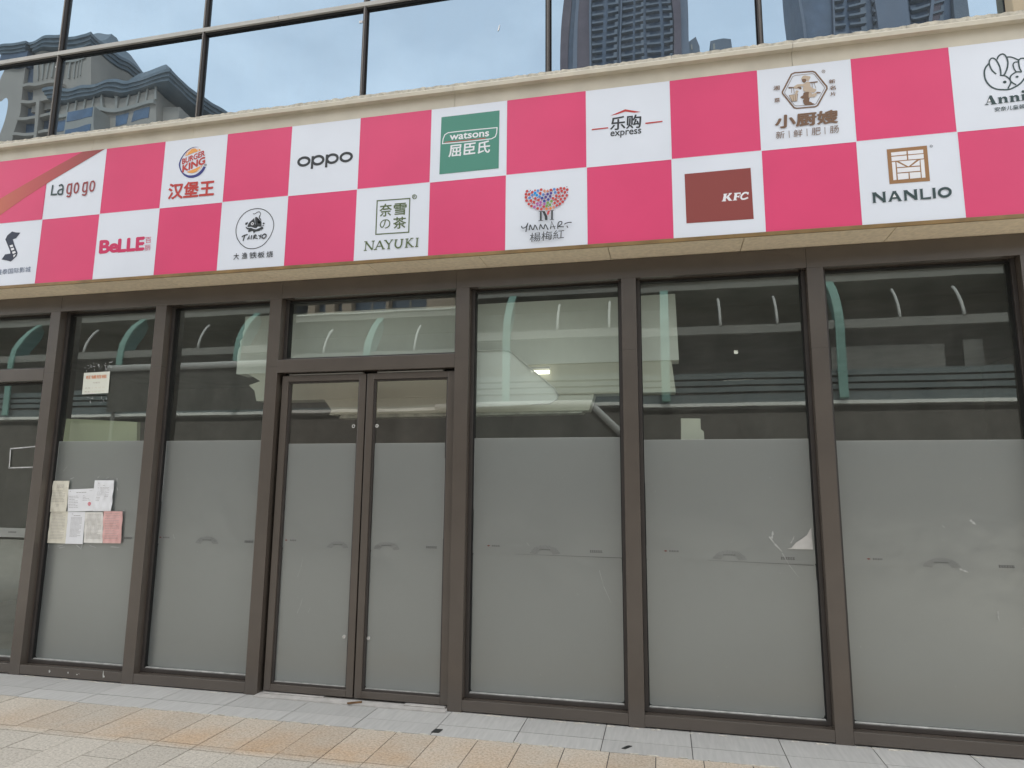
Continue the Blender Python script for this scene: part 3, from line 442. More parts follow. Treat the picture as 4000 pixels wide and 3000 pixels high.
  ('P','navy_ink',1,[(-5.786,3.916),(-5.739,3.903),(-5.689,3.897),(-5.73,3.847),(-5.765,3.838),(-5.736,3.78),(-5.692,3.705),(-5.697,3.673),(-5.755,3.625),(-5.803,3.639),(-5.864,3.653),(-5.831,3.699),(-5.773,3.703),(-5.78,3.728),(-5.851,3.845),(-5.834,3.882)]),
  ('P','white',2,[(-5.793,3.782),(-5.76,3.788),(-5.749,3.768),(-5.781,3.762)]),
  ('P','white',2,[(-5.776,3.751),(-5.743,3.758),(-5.732,3.738),(-5.763,3.73)]),
  ('P','white',2,[(-5.755,3.719),(-5.722,3.725),(-5.711,3.706),(-5.744,3.697)]),
  ('P','white',2,[(-5.736,3.686),(-5.707,3.693),(-5.719,3.673),(-5.731,3.663)]),
  ('T','盛泰国际影城','blue_ink',(-5.9,3.507),(-5.52,3.513),(-5.902,3.558),0.0),
 ]),
 'belle': ((0, 3), [
  ('T','B','pink_ink',(-4.795,3.638),(-4.697,3.638),(-4.799,3.75),0.045),
  ('T','e','pink_ink',(-4.692,3.638),(-4.61,3.638),(-4.697,3.712),0.045),
  ('T','LLE','pink_ink',(-4.602,3.636),(-4.344,3.637),(-4.606,3.749),0.045),
  ('P','pink_ink',1,[(-4.63,3.648),(-4.345,3.646),(-4.346,3.632),(-4.628,3.633)]),
  ('T','百','pink_ink',(-4.33,3.694),(-4.272,3.694),(-4.335,3.748),0.0),
  ('T','丽','pink_ink',(-4.331,3.628),(-4.273,3.628),(-4.334,3.677),0.0),
 ]),
 'tairyo': ((0, 5), [
  ('S','ink',1,0.00648,1,[(-3.253,3.918),(-3.242,3.916),(-3.23,3.914),(-3.218,3.911),(-3.206,3.907),(-3.195,3.902),(-3.184,3.896),(-3.173,3.889),(-3.163,3.881),(-3.153,3.873),(-3.143,3.863),(-3.134,3.853),(-3.126,3.842),(-3.118,3.831),(-3.112,3.818),(-3.106,3.806),(-3.101,3.794),(-3.098,3.782),(-3.096,3.77),(-3.095,3.759),(-3.095,3.747),(-3.097,3.734),(-3.099,3.721),(-3.103,3.708),(-3.108,3.694),(-3.113,3.681),(-3.12,3.667),(-3.129,3.653),(-3.138,3.64),(-3.148,3.627),(-3.159,3.615),(-3.171,3.603),(-3.183,3.594),(-3.196,3.586),(-3.209,3.581),(-3.222,3.576),(-3.235,3.573),(-3.247,3.57),(-3.26,3.569),(-3.272,3.569),(-3.284,3.569),(-3.297,3.57),(-3.309,3.572),(-3.322,3.575),(-3.335,3.58),(-3.347,3.586),(-3.36,3.594),(-3.372,3.603),(-3.383,3.612),(-3.394,3.622),(-3.404,3.634),(-3.413,3.646),(-3.422,3.658),(-3.429,3.67),(-3.434,3.684),(-3.439,3.697),(-3.443,3.71),(-3.446,3.723),(-3.447,3.736),(-3.448,3.748),(-3.447,3.761),(-3.446,3.773),(-3.444,3.784),(-3.441,3.795),(-3.437,3.807),(-3.433,3.818),(-3.427,3.83),(-3.421,3.841),(-3.414,3.852),(-3.406,3.862),(-3.397,3.872),(-3.388,3.881),(-3.378,3.889),(-3.368,3.896),(-3.356,3.901),(-3.345,3.906),(-3.333,3.91),(-3.323,3.914),(-3.312,3.916),(-3.302,3.917),(-3.292,3.918),(-3.282,3.919),(-3.273,3.919),(-3.263,3.919)]),
  ('P','ink',1,[(-3.342,3.768),(-3.339,3.776),(-3.334,3.787),(-3.329,3.798),(-3.321,3.806),(-3.312,3.814),(-3.303,3.821),(-3.295,3.827),(-3.287,3.833),(-3.282,3.837),(-3.272,3.79),(-3.261,3.767),(-3.257,3.762),(-3.207,3.754),(-3.212,3.797),(-3.235,3.783),(-3.246,3.795),(-3.255,3.842),(-3.267,3.847),(-3.275,3.84),(-3.27,3.797),(-3.257,3.767),(-3.24,3.766),(-3.256,3.745),(-3.279,3.751),(-3.307,3.762),(-3.333,3.762)]),
  ('P','ink',1,[(-3.359,3.766),(-3.353,3.765),(-3.343,3.759),(-3.333,3.755),(-3.324,3.754),(-3.315,3.754),(-3.306,3.753),(-3.296,3.749),(-3.287,3.744),(-3.278,3.74),(-3.27,3.738),(-3.262,3.736),(-3.255,3.736),(-3.248,3.738),(-3.24,3.74),(-3.232,3.744),(-3.222,3.747),(-3.212,3.752),(-3.203,3.754),(-3.197,3.752),(-3.193,3.748),(-3.191,3.744),(-3.19,3.74),(-3.191,3.736),(-3.194,3.733),(-3.199,3.732),(-3.206,3.732),(-3.213,3.731),(-3.216,3.728),(-3.218,3.723),(-3.223,3.72),(-3.232,3.718),(-3.244,3.717),(-3.253,3.717),(-3.26,3.715),(-3.264,3.713),(-3.268,3.711),(-3.271,3.706),(-3.273,3.701),(-3.275,3.7),(-3.278,3.706),(-3.283,3.716),(-3.288,3.723),(-3.297,3.723),(-3.306,3.72),(-3.315,3.72),(-3.32,3.724),(-3.324,3.731),(-3.328,3.737),(-3.333,3.74),(-3.338,3.742),(-3.344,3.745),(-3.35,3.752),(-3.357,3.761)]),
  ('E','white',2,-3.296,3.788,0.013,0.0125),
  ('E','ink',3,-3.296,3.788,0.0075,0.007),
  ('S','ink',1,0.00535,0,[(-3.296,3.878),(-3.294,3.876),(-3.29,3.875),(-3.285,3.873),(-3.281,3.873),(-3.275,3.875),(-3.27,3.879),(-3.264,3.883),(-3.258,3.886),(-3.253,3.888),(-3.248,3.889),(-3.244,3.889),(-3.24,3.889),(-3.236,3.887),(-3.233,3.883),(-3.23,3.88),(-3.228,3.876),(-3.227,3.872),(-3.226,3.867),(-3.226,3.863),(-3.226,3.86)]),
  ('S','ink',1,0.00939,0,[(-3.23,3.858),(-3.23,3.855),(-3.232,3.851),(-3.233,3.848),(-3.234,3.845),(-3.236,3.842),(-3.236,3.839),(-3.234,3.835),(-3.231,3.83),(-3.227,3.826),(-3.224,3.822),(-3.22,3.819),(-3.217,3.818)]),
  ('S','ink',1,0.00611,0,[(-3.249,3.817),(-3.231,3.803),(-3.213,3.808)]),
  ('E','ink',1,-3.354,3.793,0.009,0.011),
  ('E','ink',1,-3.342,3.799,0.004,0.0095),
  ('E','ink',1,-3.19,3.782,0.0095,0.007),
  ('E','ink',1,-3.193,3.763,0.007,0.005),
  ('E','ink',1,-3.322,3.726,0.009,0.01),
  ('E','ink',1,-3.208,3.726,0.004,0.005),
  ('S','ink',1,0.01017,0,[(-3.387,3.679),(-3.383,3.681),(-3.379,3.684),(-3.373,3.687),(-3.366,3.69),(-3.358,3.692),(-3.348,3.693),(-3.339,3.695),(-3.332,3.696)]),
  ('S','ink',1,0.01017,0,[(-3.359,3.691),(-3.36,3.685),(-3.362,3.676),(-3.365,3.668),(-3.367,3.659),(-3.369,3.65),(-3.37,3.643)]),
  ('S','ink',1,0.00839,0,[(-3.334,3.651),(-3.314,3.687),(-3.317,3.652)]),
  ('S','ink',1,0.00626,0,[(-3.328,3.665),(-3.314,3.666)]),
  ('S','ink',1,0.00915,0,[(-3.293,3.687),(-3.298,3.65)]),
  ('S','ink',1,0.00861,0,[(-3.272,3.682),(-3.274,3.666),(-3.277,3.65)]),
  ('S','ink',1,0.00861,0,[(-3.274,3.681),(-3.269,3.683),(-3.264,3.685),(-3.259,3.687),(-3.254,3.685),(-3.251,3.682),(-3.25,3.679),(-3.258,3.675),(-3.268,3.671),(-3.272,3.666),(-3.263,3.662),(-3.247,3.657),(-3.235,3.654)]),
  ('S','ink',1,0.00859,0,[(-3.229,3.682),(-3.214,3.669)]),
  ('S','ink',1,0.00839,0,[(-3.205,3.688),(-3.216,3.649)]),
  ('S','ink',1,0.00991,1,[(-3.177,3.686),(-3.182,3.683),(-3.188,3.68),(-3.193,3.676),(-3.195,3.671),(-3.195,3.664),(-3.194,3.658),(-3.19,3.654),(-3.184,3.651),(-3.178,3.65),(-3.172,3.653),(-3.165,3.658),(-3.16,3.663),(-3.158,3.669),(-3.158,3.675),(-3.159,3.681),(-3.164,3.684),(-3.17,3.686),(-3.175,3.687),(-3.176,3.688),(-3.176,3.687)]),
  ('T','大','ink',(-3.449,3.484),(-3.398,3.484),(-3.45,3.538),0.01),
  ('T','渔','ink',(-3.371,3.483),(-3.319,3.487),(-3.373,3.538),0.01),
  ('T','铁','ink',(-3.3,3.483),(-3.232,3.484),(-3.301,3.538),0.01),
  ('T','板','ink',(-3.222,3.483),(-3.16,3.484),(-3.224,3.535),0.01),
  ('T','烧','ink',(-3.141,3.481),(-3.083,3.483),(-3.143,3.534),0.01),
 ]),
 'nayuki': ((0, 7), [
  ('S','olive',1,0.00904,1,[(-2.181,3.891),(-1.903,3.886),(-1.903,3.605),(-2.181,3.609)]),
  ('T','奈','olive',(-2.155,3.753),(-2.053,3.754),(-2.156,3.858),0.015),
  ('T','雪','olive',(-2.035,3.756),(-1.929,3.755),(-2.035,3.853),0.015),
  ('T','の','olive',(-2.149,3.651),(-2.06,3.65),(-2.15,3.729),0.0),
  ('T','茶','olive',(-2.034,3.642),(-1.927,3.641),(-2.036,3.737),0.015),
  ('S','olive',1,0.00584,1,[(-1.847,3.894),(-1.848,3.901),(-1.852,3.907),(-1.857,3.911),(-1.864,3.913),(-1.87,3.913),(-1.876,3.911),(-1.88,3.906),(-1.882,3.9),(-1.881,3.893),(-1.878,3.887),(-1.873,3.882),(-1.867,3.879),(-1.861,3.879),(-1.855,3.88),(-1.85,3.884),(-1.847,3.89)]),
  ('T','R','olive',(-1.873,3.886),(-1.854,3.886),(-1.873,3.907),0.0),
  ('S','olive',1,0.00695,0,[(-2.265,3.481),(-2.261,3.551)]),
  ('S','olive',1,0.00695,0,[(-2.203,3.485),(-2.199,3.554)]),
  ('S','olive',1,0.00695,0,[(-2.278,3.481),(-2.252,3.481)]),
  ('S','olive',1,0.00695,0,[(-2.276,3.554),(-2.251,3.553)]),
  ('S','olive',1,0.00695,0,[(-2.213,3.554),(-2.187,3.554)]),
  ('S','olive',1,0.01291,0,[(-2.261,3.55),(-2.206,3.482)]),
  ('S','olive',1,0.00688,0,[(-2.178,3.482),(-2.145,3.552)]),
  ('S','olive',1,0.00688,0,[(-2.167,3.506),(-2.121,3.506)]),
  ('S','olive',1,0.00695,0,[(-2.192,3.482),(-2.164,3.482)]),
  ('S','olive',1,0.00688,0,[(-2.124,3.483),(-2.097,3.483)]),
  ('S','olive',1,0.0129,0,[(-2.145,3.552),(-2.112,3.483)]),
  ('S','olive',1,0.01167,0,[(-2.065,3.483),(-2.065,3.515)]),
  ('S','olive',1,0.01179,0,[(-2.065,3.515),(-2.094,3.55)]),
  ('S','olive',1,0.00681,0,[(-2.077,3.481),(-2.054,3.481)]),
  ('S','olive',1,0.00688,0,[(-2.107,3.551),(-2.084,3.551)]),
  ('S','olive',1,0.00681,0,[(-2.052,3.551),(-2.029,3.551)]),
  ('S','olive',1,0.00688,0,[(-2.065,3.515),(-2.041,3.55)]),
  ('S','olive',1,0.0118,0,[(-2.006,3.549),(-2.007,3.54),(-2.009,3.529),(-2.011,3.516),(-2.011,3.506),(-2.009,3.498),(-2.005,3.492),(-2.0,3.487),(-1.995,3.484),(-1.99,3.482),(-1.983,3.482),(-1.977,3.484),(-1.971,3.486),(-1.967,3.489),(-1.964,3.494),(-1.962,3.5),(-1.959,3.507),(-1.958,3.517),(-1.957,3.53),(-1.956,3.541),(-1.955,3.55)]),
  ('S','olive',1,0.00681,0,[(-2.018,3.549),(-1.993,3.549)]),
  ('S','olive',1,0.00681,0,[(-1.968,3.55),(-1.943,3.549)]),
  ('S','olive',1,0.01155,0,[(-1.918,3.482),(-1.913,3.548)]),
  ('S','olive',1,0.00674,0,[(-1.93,3.481),(-1.905,3.481)]),
  ('S','olive',1,0.00674,0,[(-1.926,3.549),(-1.901,3.549)]),
  ('S','olive',1,0.00681,0,[(-1.885,3.551),(-1.86,3.551)]),
  ('S','olive',1,0.00674,0,[(-1.88,3.482),(-1.855,3.482)]),
  ('S','olive',1,0.00674,0,[(-1.913,3.514),(-1.874,3.55)]),
  ('S','olive',1,0.01155,0,[(-1.905,3.519),(-1.868,3.482)]),
  ('S','olive',1,0.01143,0,[(-1.831,3.481),(-1.828,3.548)]),
  ('S','olive',1,0.00674,0,[(-1.844,3.481),(-1.819,3.48)]),
  ('S','olive',1,0.00667,0,[(-1.84,3.549),(-1.815,3.548)]),
 ]),
 'ymmart': ((0, 9), [
  ('E','dot_red',1,-0.955,3.858,0.0105,0.011),
  ('E','dot_red',1,-0.915,3.847,0.0105,0.011),
  ('E','dot_red',1,-0.893,3.859,0.007,0.0075),
  ('E','dot_blue',1,-0.871,3.854,0.0105,0.011),
  ('E','dot_red',1,-0.846,3.86,0.0105,0.011),
  ('E','dot_peach',1,-0.821,3.848,0.01,0.011),
  ('E','dot_peach',1,-0.797,3.844,0.01,0.0105),
  ('E','dot_red',1,-0.771,3.85,0.0105,0.011),
  ('E','dot_blue',1,-0.746,3.854,0.0105,0.011),
  ('E','dot_red',1,-0.721,3.849,0.0105,0.011),
  ('E','dot_red',1,-0.696,3.857,0.0105,0.0105),
  ('E','dot_red',1,-0.67,3.853,0.0105,0.011),
  ('E','dot_red',1,-0.647,3.841,0.0105,0.011),
  ('E','dot_red',1,-0.963,3.834,0.0105,0.011),
  ('E','dot_red',1,-0.939,3.831,0.0105,0.011),
  ('E','dot_cyan',1,-0.892,3.837,0.0105,0.011),
  ('E','dot_red',1,-0.853,3.832,0.0105,0.011),
  ('E','dot_blue',1,-0.914,3.822,0.0105,0.011),
  ('E','dot_cyan',1,-0.879,3.818,0.0105,0.011),
  ('E','dot_blue',1,-0.829,3.818,0.0105,0.011),
  ('E','dot_purple',1,-0.796,3.819,0.0105,0.011),
  ('E','dot_purple',1,-0.77,3.824,0.0105,0.011),
  ('E','dot_blue',1,-0.738,3.827,0.0105,0.011),
  ('E','dot_red',1,-0.713,3.823,0.0105,0.011),
  ('E','dot_red',1,-0.689,3.834,0.0105,0.011),
  ('E','dot_red',1,-0.665,3.822,0.0105,0.011),
  ('E','dot_red',1,-0.65,3.796,0.01,0.0105),
  ('E','dot_red',1,-0.963,3.808,0.0105,0.011),
  ('E','dot_blue',1,-0.934,3.802,0.0105,0.011),
  ('E','dot_blue',1,-0.858,3.804,0.0105,0.011),
  ('E','dot_purple',1,-0.81,3.797,0.0105,0.0105),
  ('E','dot_purple',1,-0.776,3.799,0.0105,0.011),
  ('E','dot_red',1,-0.73,3.799,0.01,0.011),
  ('E','dot_red',1,-0.707,3.792,0.0105,0.0105),
  ('E','dot_red',1,-0.681,3.795,0.01,0.0105),
  ('E','dot_red',1,-0.665,3.772,0.01,0.0105),
  ('E','dot_red',1,-0.958,3.781,0.0105,0.011),
  ('E','dot_red',1,-0.925,3.778,0.011,0.011),
  ('E','dot_red',1,-0.89,3.792,0.0105,0.011),
  ('E','dot_navy',1,-0.838,3.79,0.0105,0.011),
  ('E','dot_navy',1,-0.791,3.775,0.0105,0.011),
  ('E','dot_red',1,-0.866,3.777,0.0105,0.011),
  ('E','dot_navy',1,-0.821,3.766,0.0105,0.011),
  ('E','dot_red',1,-0.755,3.781,0.01,0.0105),
  ('E','dot_red',1,-0.734,3.771,0.0105,0.011),
  ('E','dot_red',1,-0.695,3.768,0.01,0.011),
  ('E','dot_red',1,-0.94,3.752,0.0105,0.011),
  ('E','dot_red',1,-0.9,3.764,0.0105,0.011),
  ('E','dot_mauve',1,-0.849,3.757,0.0105,0.011),
  ('E','dot_mauve',1,-0.874,3.749,0.0105,0.011),
  ('E','dot_mauve',1,-0.82,3.742,0.01,0.011),
  ('E','dot_green',1,-0.795,3.748,0.0105,0.011),
  ('E','dot_green',1,-0.766,3.758,0.0105,0.0105),
  ('E','dot_red',1,-0.718,3.753,0.01,0.011),
  ('E','dot_red',1,-0.681,3.746,0.0105,0.011),
  ('E','dot_red',1,-0.919,3.733,0.0105,0.0105),
  ('E','dot_mauve',1,-0.896,3.723,0.0105,0.011),
  ('E','dot_mauve',1,-0.853,3.733,0.0105,0.011),
  ('E','dot_green',1,-0.777,3.731,0.01,0.0105),
  ('E','dot_red',1,-0.742,3.741,0.01,0.011),
  ('E','dot_red',1,-0.702,3.731,0.0105,0.011),
  ('E','dot_red',1,-0.825,3.719,0.0105,0.011),
  ('E','dot_green',1,-0.802,3.724,0.0105,0.011),
  ('E','dot_orange',1,-0.804,3.7,0.01,0.011),
  ('E','dot_red',1,-0.871,3.709,0.0105,0.011),
  ('E','dot_red',1,-0.843,3.701,0.0105,0.0105),
  ('E','dot_orange',1,-0.773,3.701,0.0105,0.0105),
  ('E','dot_peach',1,-0.749,3.708,0.01,0.0105),
  ('E','dot_red',1,-0.725,3.72,0.0105,0.0105),
  ('E','dot_purple',1,-0.937,3.849,0.004,0.004),
  ('E','dot_purple',1,-0.928,3.857,0.004,0.0045),
  ('E','dot_red',1,-0.923,3.833,0.004,0.004),
  ('E','ink',1,-0.897,3.818,0.004,0.0045),
  ('E','dot_red',1,-0.869,3.834,0.004,0.004),
  ('E','dot_red',1,-0.847,3.815,0.004,0.0045),
  ('E','dot_red',1,-0.815,3.829,0.004,0.004),
  ('E','dot_red',1,-0.813,3.815,0.004,0.004),
  ('E','dot_purple',1,-0.784,3.833,0.004,0.004),
  ('E','ink',1,-0.758,3.837,0.004,0.004),
  ('E','dot_red',1,-0.706,3.84,0.004,0.004),
  ('E','ink',1,-0.685,3.816,0.004,0.004),
  ('E','dot_red',1,-0.697,3.807,0.004,0.004),
  ('E','dot_red',1,-0.753,3.804,0.0035,0.0045),
  ('E','dot_red',1,-0.948,3.814,0.004,0.004),
  ('E','dot_red',1,-0.912,3.804,0.004,0.0045),
  ('E','ink',1,-0.906,3.793,0.004,0.004),
  ('E','dot_purple',1,-0.873,3.793,0.004,0.004),
  ('E','dot_red',1,-0.853,3.786,0.004,0.004),
  ('E','ink',1,-0.821,3.783,0.004,0.0045),
  ('E','dot_red',1,-0.809,3.779,0.004,0.004),
  ('E','dot_red',1,-0.773,3.779,0.004,0.004),
  ('E','dot_red',1,-0.715,3.773,0.004,0.004),
  ('E','ink',1,-0.725,3.784,0.0035,0.004),
  ('E','dot_red',1,-0.944,3.77,0.0045,0.0045),
  ('E','dot_red',1,-0.918,3.762,0.004,0.0045),
  ('E','dot_red',1,-0.883,3.773,0.004,0.004),
  ('E','dot_red',1,-0.838,3.771,0.004,0.004),
  ('E','dot_red',1,-0.804,3.763,0.004,0.0045),
  ('E','dot_red',1,-0.749,3.761,0.004,0.004),
  ('E','dot_red',1,-0.921,3.753,0.004,0.004),
  ('E','dot_red',1,-0.893,3.747,0.004,0.0045),
  ('E','dot_purple',1,-0.909,3.748,0.004,0.004),
  ('E','dot_purple',1,-0.872,3.729,0.004,0.004),
  ('E','dot_red',1,-0.882,3.733,0.004,0.004),
  ('E','dot_red',1,-0.838,3.732,0.004,0.004),
  ('E','dot_red',1,-0.755,3.726,0.004,0.004),
  ('E','dot_red',1,-0.786,3.715,0.004,0.004),
  ('E','ink',1,-0.709,3.714,0.004,0.0045),
  ('E','dot_purple',1,-0.664,3.752,0.004,0.004),
  ('E','dot_red',1,-0.649,3.777,0.004,0.004),
  ('E','dot_purple',1,-0.644,3.814,0.004,0.0045),
  ('E','ink',1,-0.648,3.858,0.004,0.004),
  ('E','dot_red',1,-0.821,3.694,0.004,0.004),
  ('E','dot_red',1,-0.789,3.695,0.004,0.004),
  ('E','dot_purple',1,-0.731,3.705,0.004,0.004),
  ('E','dot_red',1,-0.667,3.804,0.004,0.0045),
  ('S','ink',1,0.01387,0,[(-0.846,3.68),(-0.846,3.608)]),
  ('S','ink',1,0.00435,0,[(-0.862,3.681),(-0.832,3.681)]),
  ('S','ink',1,0.00436,0,[(-0.864,3.608),(-0.829,3.608)]),
  ('S','ink',1,0.01308,0,[(-0.76,3.681),(-0.761,3.608)]),
  ('S','ink',1,0.00421,0,[(-0.773,3.68),(-0.746,3.681)]),
  ('S','ink',1,0.00421,0,[(-0.778,3.608),(-0.746,3.608)]),
  ('P','ink',1,[(-0.836,3.681),(-0.816,3.681),(-0.796,3.638),(-0.795,3.607),(-0.814,3.608),(-0.816,3.638)]),
  ('P','dot_red',1,[(-0.792,3.681),(-0.773,3.681),(-0.792,3.642),(-0.8,3.659)]),
  ('S','ink',1,0.00777,0,[(-0.993,3.577),(-0.992,3.573),(-0.991,3.566),(-0.988,3.561),(-0.983,3.559),(-0.976,3.559),(-0.97,3.561),(-0.964,3.563),(-0.959,3.567),(-0.954,3.573),(-0.95,3.582),(-0.945,3.593),(-0.944,3.597),(-0.946,3.59),(-0.95,3.577),(-0.954,3.563),(-0.956,3.55),(-0.958,3.536),(-0.959,3.527)]),
  ('S','ink',1,0.00777,0,[(-0.934,3.539),(-0.932,3.552),(-0.93,3.57),(-0.927,3.58),(-0.923,3.575),(-0.918,3.561),(-0.914,3.55),(-0.91,3.544),(-0.906,3.541),(-0.902,3.542),(-0.898,3.552),(-0.894,3.568),(-0.89,3.575),(-0.883,3.566),(-0.876,3.549),(-0.871,3.536)]),
  ('S','ink',1,0.00779,0,[(-0.856,3.538),(-0.854,3.55),(-0.851,3.567),(-0.848,3.577),(-0.844,3.572),(-0.839,3.56),(-0.834,3.55),(-0.83,3.545),(-0.826,3.542),(-0.822,3.543),(-0.819,3.553),(-0.816,3.568),(-0.812,3.574),(-0.804,3.563),(-0.796,3.544),(-0.79,3.53)]),
  ('S','ink',1,0.00722,0,[(-0.772,3.534),(-0.764,3.594),(-0.739,3.532)]),
  ('S','ink',1,0.00752,0,[(-0.717,3.533),(-0.717,3.545),(-0.716,3.562),(-0.714,3.575),(-0.71,3.583),(-0.703,3.587),(-0.698,3.588),(-0.693,3.588),(-0.688,3.585),(-0.686,3.581),(-0.686,3.576),(-0.688,3.57),(-0.692,3.564),(-0.699,3.559),(-0.707,3.554),(-0.71,3.55),(-0.7,3.547),(-0.684,3.545),(-0.672,3.544)]),
  ('S','ink',1,0.00746,0,[(-0.668,3.565),(-0.661,3.568),(-0.653,3.572),(-0.643,3.574),(-0.633,3.575),(-0.621,3.575),(-0.613,3.574)]),
  ('S','ink',1,0.00746,0,[(-0.65,3.551),(-0.647,3.546),(-0.644,3.539),(-0.642,3.534)]),
  ('S','ink',1,0.00541,0,[(-0.775,3.55),(-0.734,3.552)]),
  ('T','楊梅紅','ink',(-0.931,3.444),(-0.671,3.453),(-0.928,3.515),0.0),
 ]),
 'kfc': ((0, 11), [
  ('P','maroon',1,[(0.208,3.881),(0.662,3.883),(0.666,3.501),(0.21,3.506)]),
  ('P','white',2,[(0.456,3.649),(0.459,3.655),(0.464,3.656),(0.474,3.699),(0.47,3.7),(0.472,3.705),(0.498,3.705),(0.496,3.7),(0.492,3.699),(0.488,3.68),(0.511,3.702),(0.506,3.703),(0.506,3.707),(0.529,3.707),(0.528,3.703),(0.507,3.683),(0.523,3.654),(0.529,3.653),(0.528,3.649),(0.506,3.649),(0.489,3.675),(0.483,3.655),(0.488,3.654),(0.486,3.649)]),
  ('P','white',2,[(0.532,3.649),(0.534,3.654),(0.538,3.654),(0.547,3.7),(0.542,3.701),(0.544,3.705),(0.588,3.705),(0.586,3.687),(0.582,3.688),(0.58,3.695),(0.564,3.695),(0.561,3.68),(0.574,3.68),(0.576,3.686),(0.579,3.685),(0.576,3.665),(0.572,3.666),(0.571,3.672),(0.559,3.672),(0.556,3.654),(0.562,3.653),(0.561,3.649)]),
  ('S','white',2,0.012,0,[(0.636,3.687),(0.635,3.69),(0.633,3.693),(0.631,3.697),(0.628,3.699),(0.624,3.7),(0.619,3.7),(0.614,3.7),(0.61,3.698),(0.605,3.695),(0.601,3.691),(0.597,3.687),(0.593,3.682),(0.591,3.678),(0.59,3.674),(0.589,3.669),(0.589,3.666),(0.59,3.662),(0.592,3.659),(0.594,3.656),(0.597,3.655),(0.601,3.654),(0.606,3.654),(0.611,3.654),(0.616,3.655),(0.621,3.657),(0.627,3.659),(0.632,3.661),(0.635,3.663)]),
  ('P','white',2,[(0.635,3.703),(0.642,3.703),(0.638,3.683),(0.632,3.685)]),
 ]),
 'nanlio': ((0, 13), [
  ('P','bronze',1,[(1.545,3.927),(1.792,3.928),(1.791,3.675),(1.545,3.676)]),
  ('P','white',2,[(1.57,3.901),(1.665,3.902),(1.664,3.878),(1.57,3.877)]),
  ('P','white',2,[(1.673,3.902),(1.767,3.902),(1.766,3.876),(1.673,3.877)]),
  ('P','white',2,[(1.57,3.87),(1.665,3.87),(1.664,3.839),(1.57,3.839)]),
  ('P','white',2,[(1.673,3.87),(1.767,3.87),(1.766,3.838),(1.672,3.839)]),
  ('P','white',2,[(1.57,3.831),(1.591,3.831),(1.59,3.702),(1.57,3.701)]),
  ('P','white',2,[(1.745,3.831),(1.767,3.831),(1.766,3.701),(1.744,3.701)]),
  ('P','white',2,[(1.614,3.832),(1.722,3.832),(1.671,3.791),(1.666,3.792)]),
  ('P','white',2,[(1.598,3.83),(1.652,3.791),(1.598,3.791)]),
  ('P','white',2,[(1.74,3.83),(1.738,3.79),(1.685,3.791)]),
  ('P','white',2,[(1.599,3.784),(1.738,3.782),(1.737,3.752),(1.598,3.752)]),
  ('P','white',2,[(1.598,3.745),(1.665,3.744),(1.664,3.702),(1.598,3.701)]),
  ('P','white',2,[(1.672,3.745),(1.738,3.744),(1.737,3.702),(1.672,3.701)]),
  ('S','ink',1,0.00201,1,[(1.825,3.92),(1.825,3.923),(1.823,3.926),(1.821,3.928),(1.819,3.929),(1.816,3.929),(1.813,3.928),(1.811,3.925),(1.81,3.923),(1.81,3.919),(1.811,3.916),(1.813,3.914),(1.815,3.913),(1.818,3.912),(1.821,3.913),(1.823,3.915),(1.825,3.918)]),
  ('T','R','ink',(1.815,3.917),(1.821,3.917),(1.815,3.925),0.0),
  ('P','teal_ink',1,[(1.43,3.625),(1.459,3.625),(1.459,3.619),(1.497,3.578),(1.498,3.621),(1.493,3.622),(1.494,3.624),(1.518,3.625),(1.518,3.622),(1.514,3.62),(1.513,3.552),(1.516,3.549),(1.492,3.549),(1.492,3.553),(1.496,3.555),(1.451,3.601),(1.451,3.554),(1.456,3.55),(1.431,3.55),(1.431,3.553),(1.435,3.555),(1.435,3.619),(1.43,3.622)]),
  ('P','teal_ink',1,[(1.524,3.55),(1.531,3.554),(1.56,3.621),(1.554,3.623),(1.583,3.624),(1.58,3.619),(1.609,3.554),(1.616,3.55),(1.587,3.549),(1.591,3.555),(1.584,3.568),(1.554,3.568),(1.547,3.554),(1.55,3.55)]),
  ('P','white',2,[(1.556,3.579),(1.579,3.58),(1.568,3.604)]),
  ('P','teal_ink',1,[(1.623,3.623),(1.651,3.623),(1.65,3.617),(1.689,3.578),(1.689,3.621),(1.685,3.623),(1.71,3.624),(1.706,3.619),(1.706,3.552),(1.708,3.549),(1.685,3.549),(1.687,3.554),(1.642,3.599),(1.642,3.553),(1.646,3.549),(1.623,3.549),(1.627,3.552),(1.627,3.619)]),
  ('P','teal_ink',1,[(1.719,3.623),(1.745,3.623),(1.741,3.619),(1.74,3.56),(1.783,3.562),(1.787,3.566),(1.787,3.545),(1.784,3.547),(1.72,3.549),(1.725,3.553),(1.725,3.619)]),
  ('P','teal_ink',1,[(1.795,3.624),(1.821,3.623),(1.817,3.619),(1.816,3.552),(1.82,3.549),(1.795,3.549),(1.799,3.552),(1.8,3.62)]),
  ('S','teal_ink',1,0.01655,1,[(1.904,3.585),(1.904,3.591),(1.903,3.597),(1.9,3.602),(1.896,3.606),(1.891,3.61),(1.886,3.613),(1.88,3.614),(1.873,3.615),(1.867,3.614),(1.86,3.613),(1.855,3.61),(1.849,3.607),(1.845,3.602),(1.841,3.597),(1.839,3.592),(1.838,3.586),(1.838,3.581),(1.839,3.575),(1.842,3.57),(1.846,3.566),(1.851,3.562),(1.856,3.559),(1.862,3.557),(1.869,3.557),(1.875,3.557),(1.881,3.559),(1.887,3.561),(1.893,3.565),(1.897,3.569),(1.901,3.574),(1.903,3.58)]),
 ]),
}
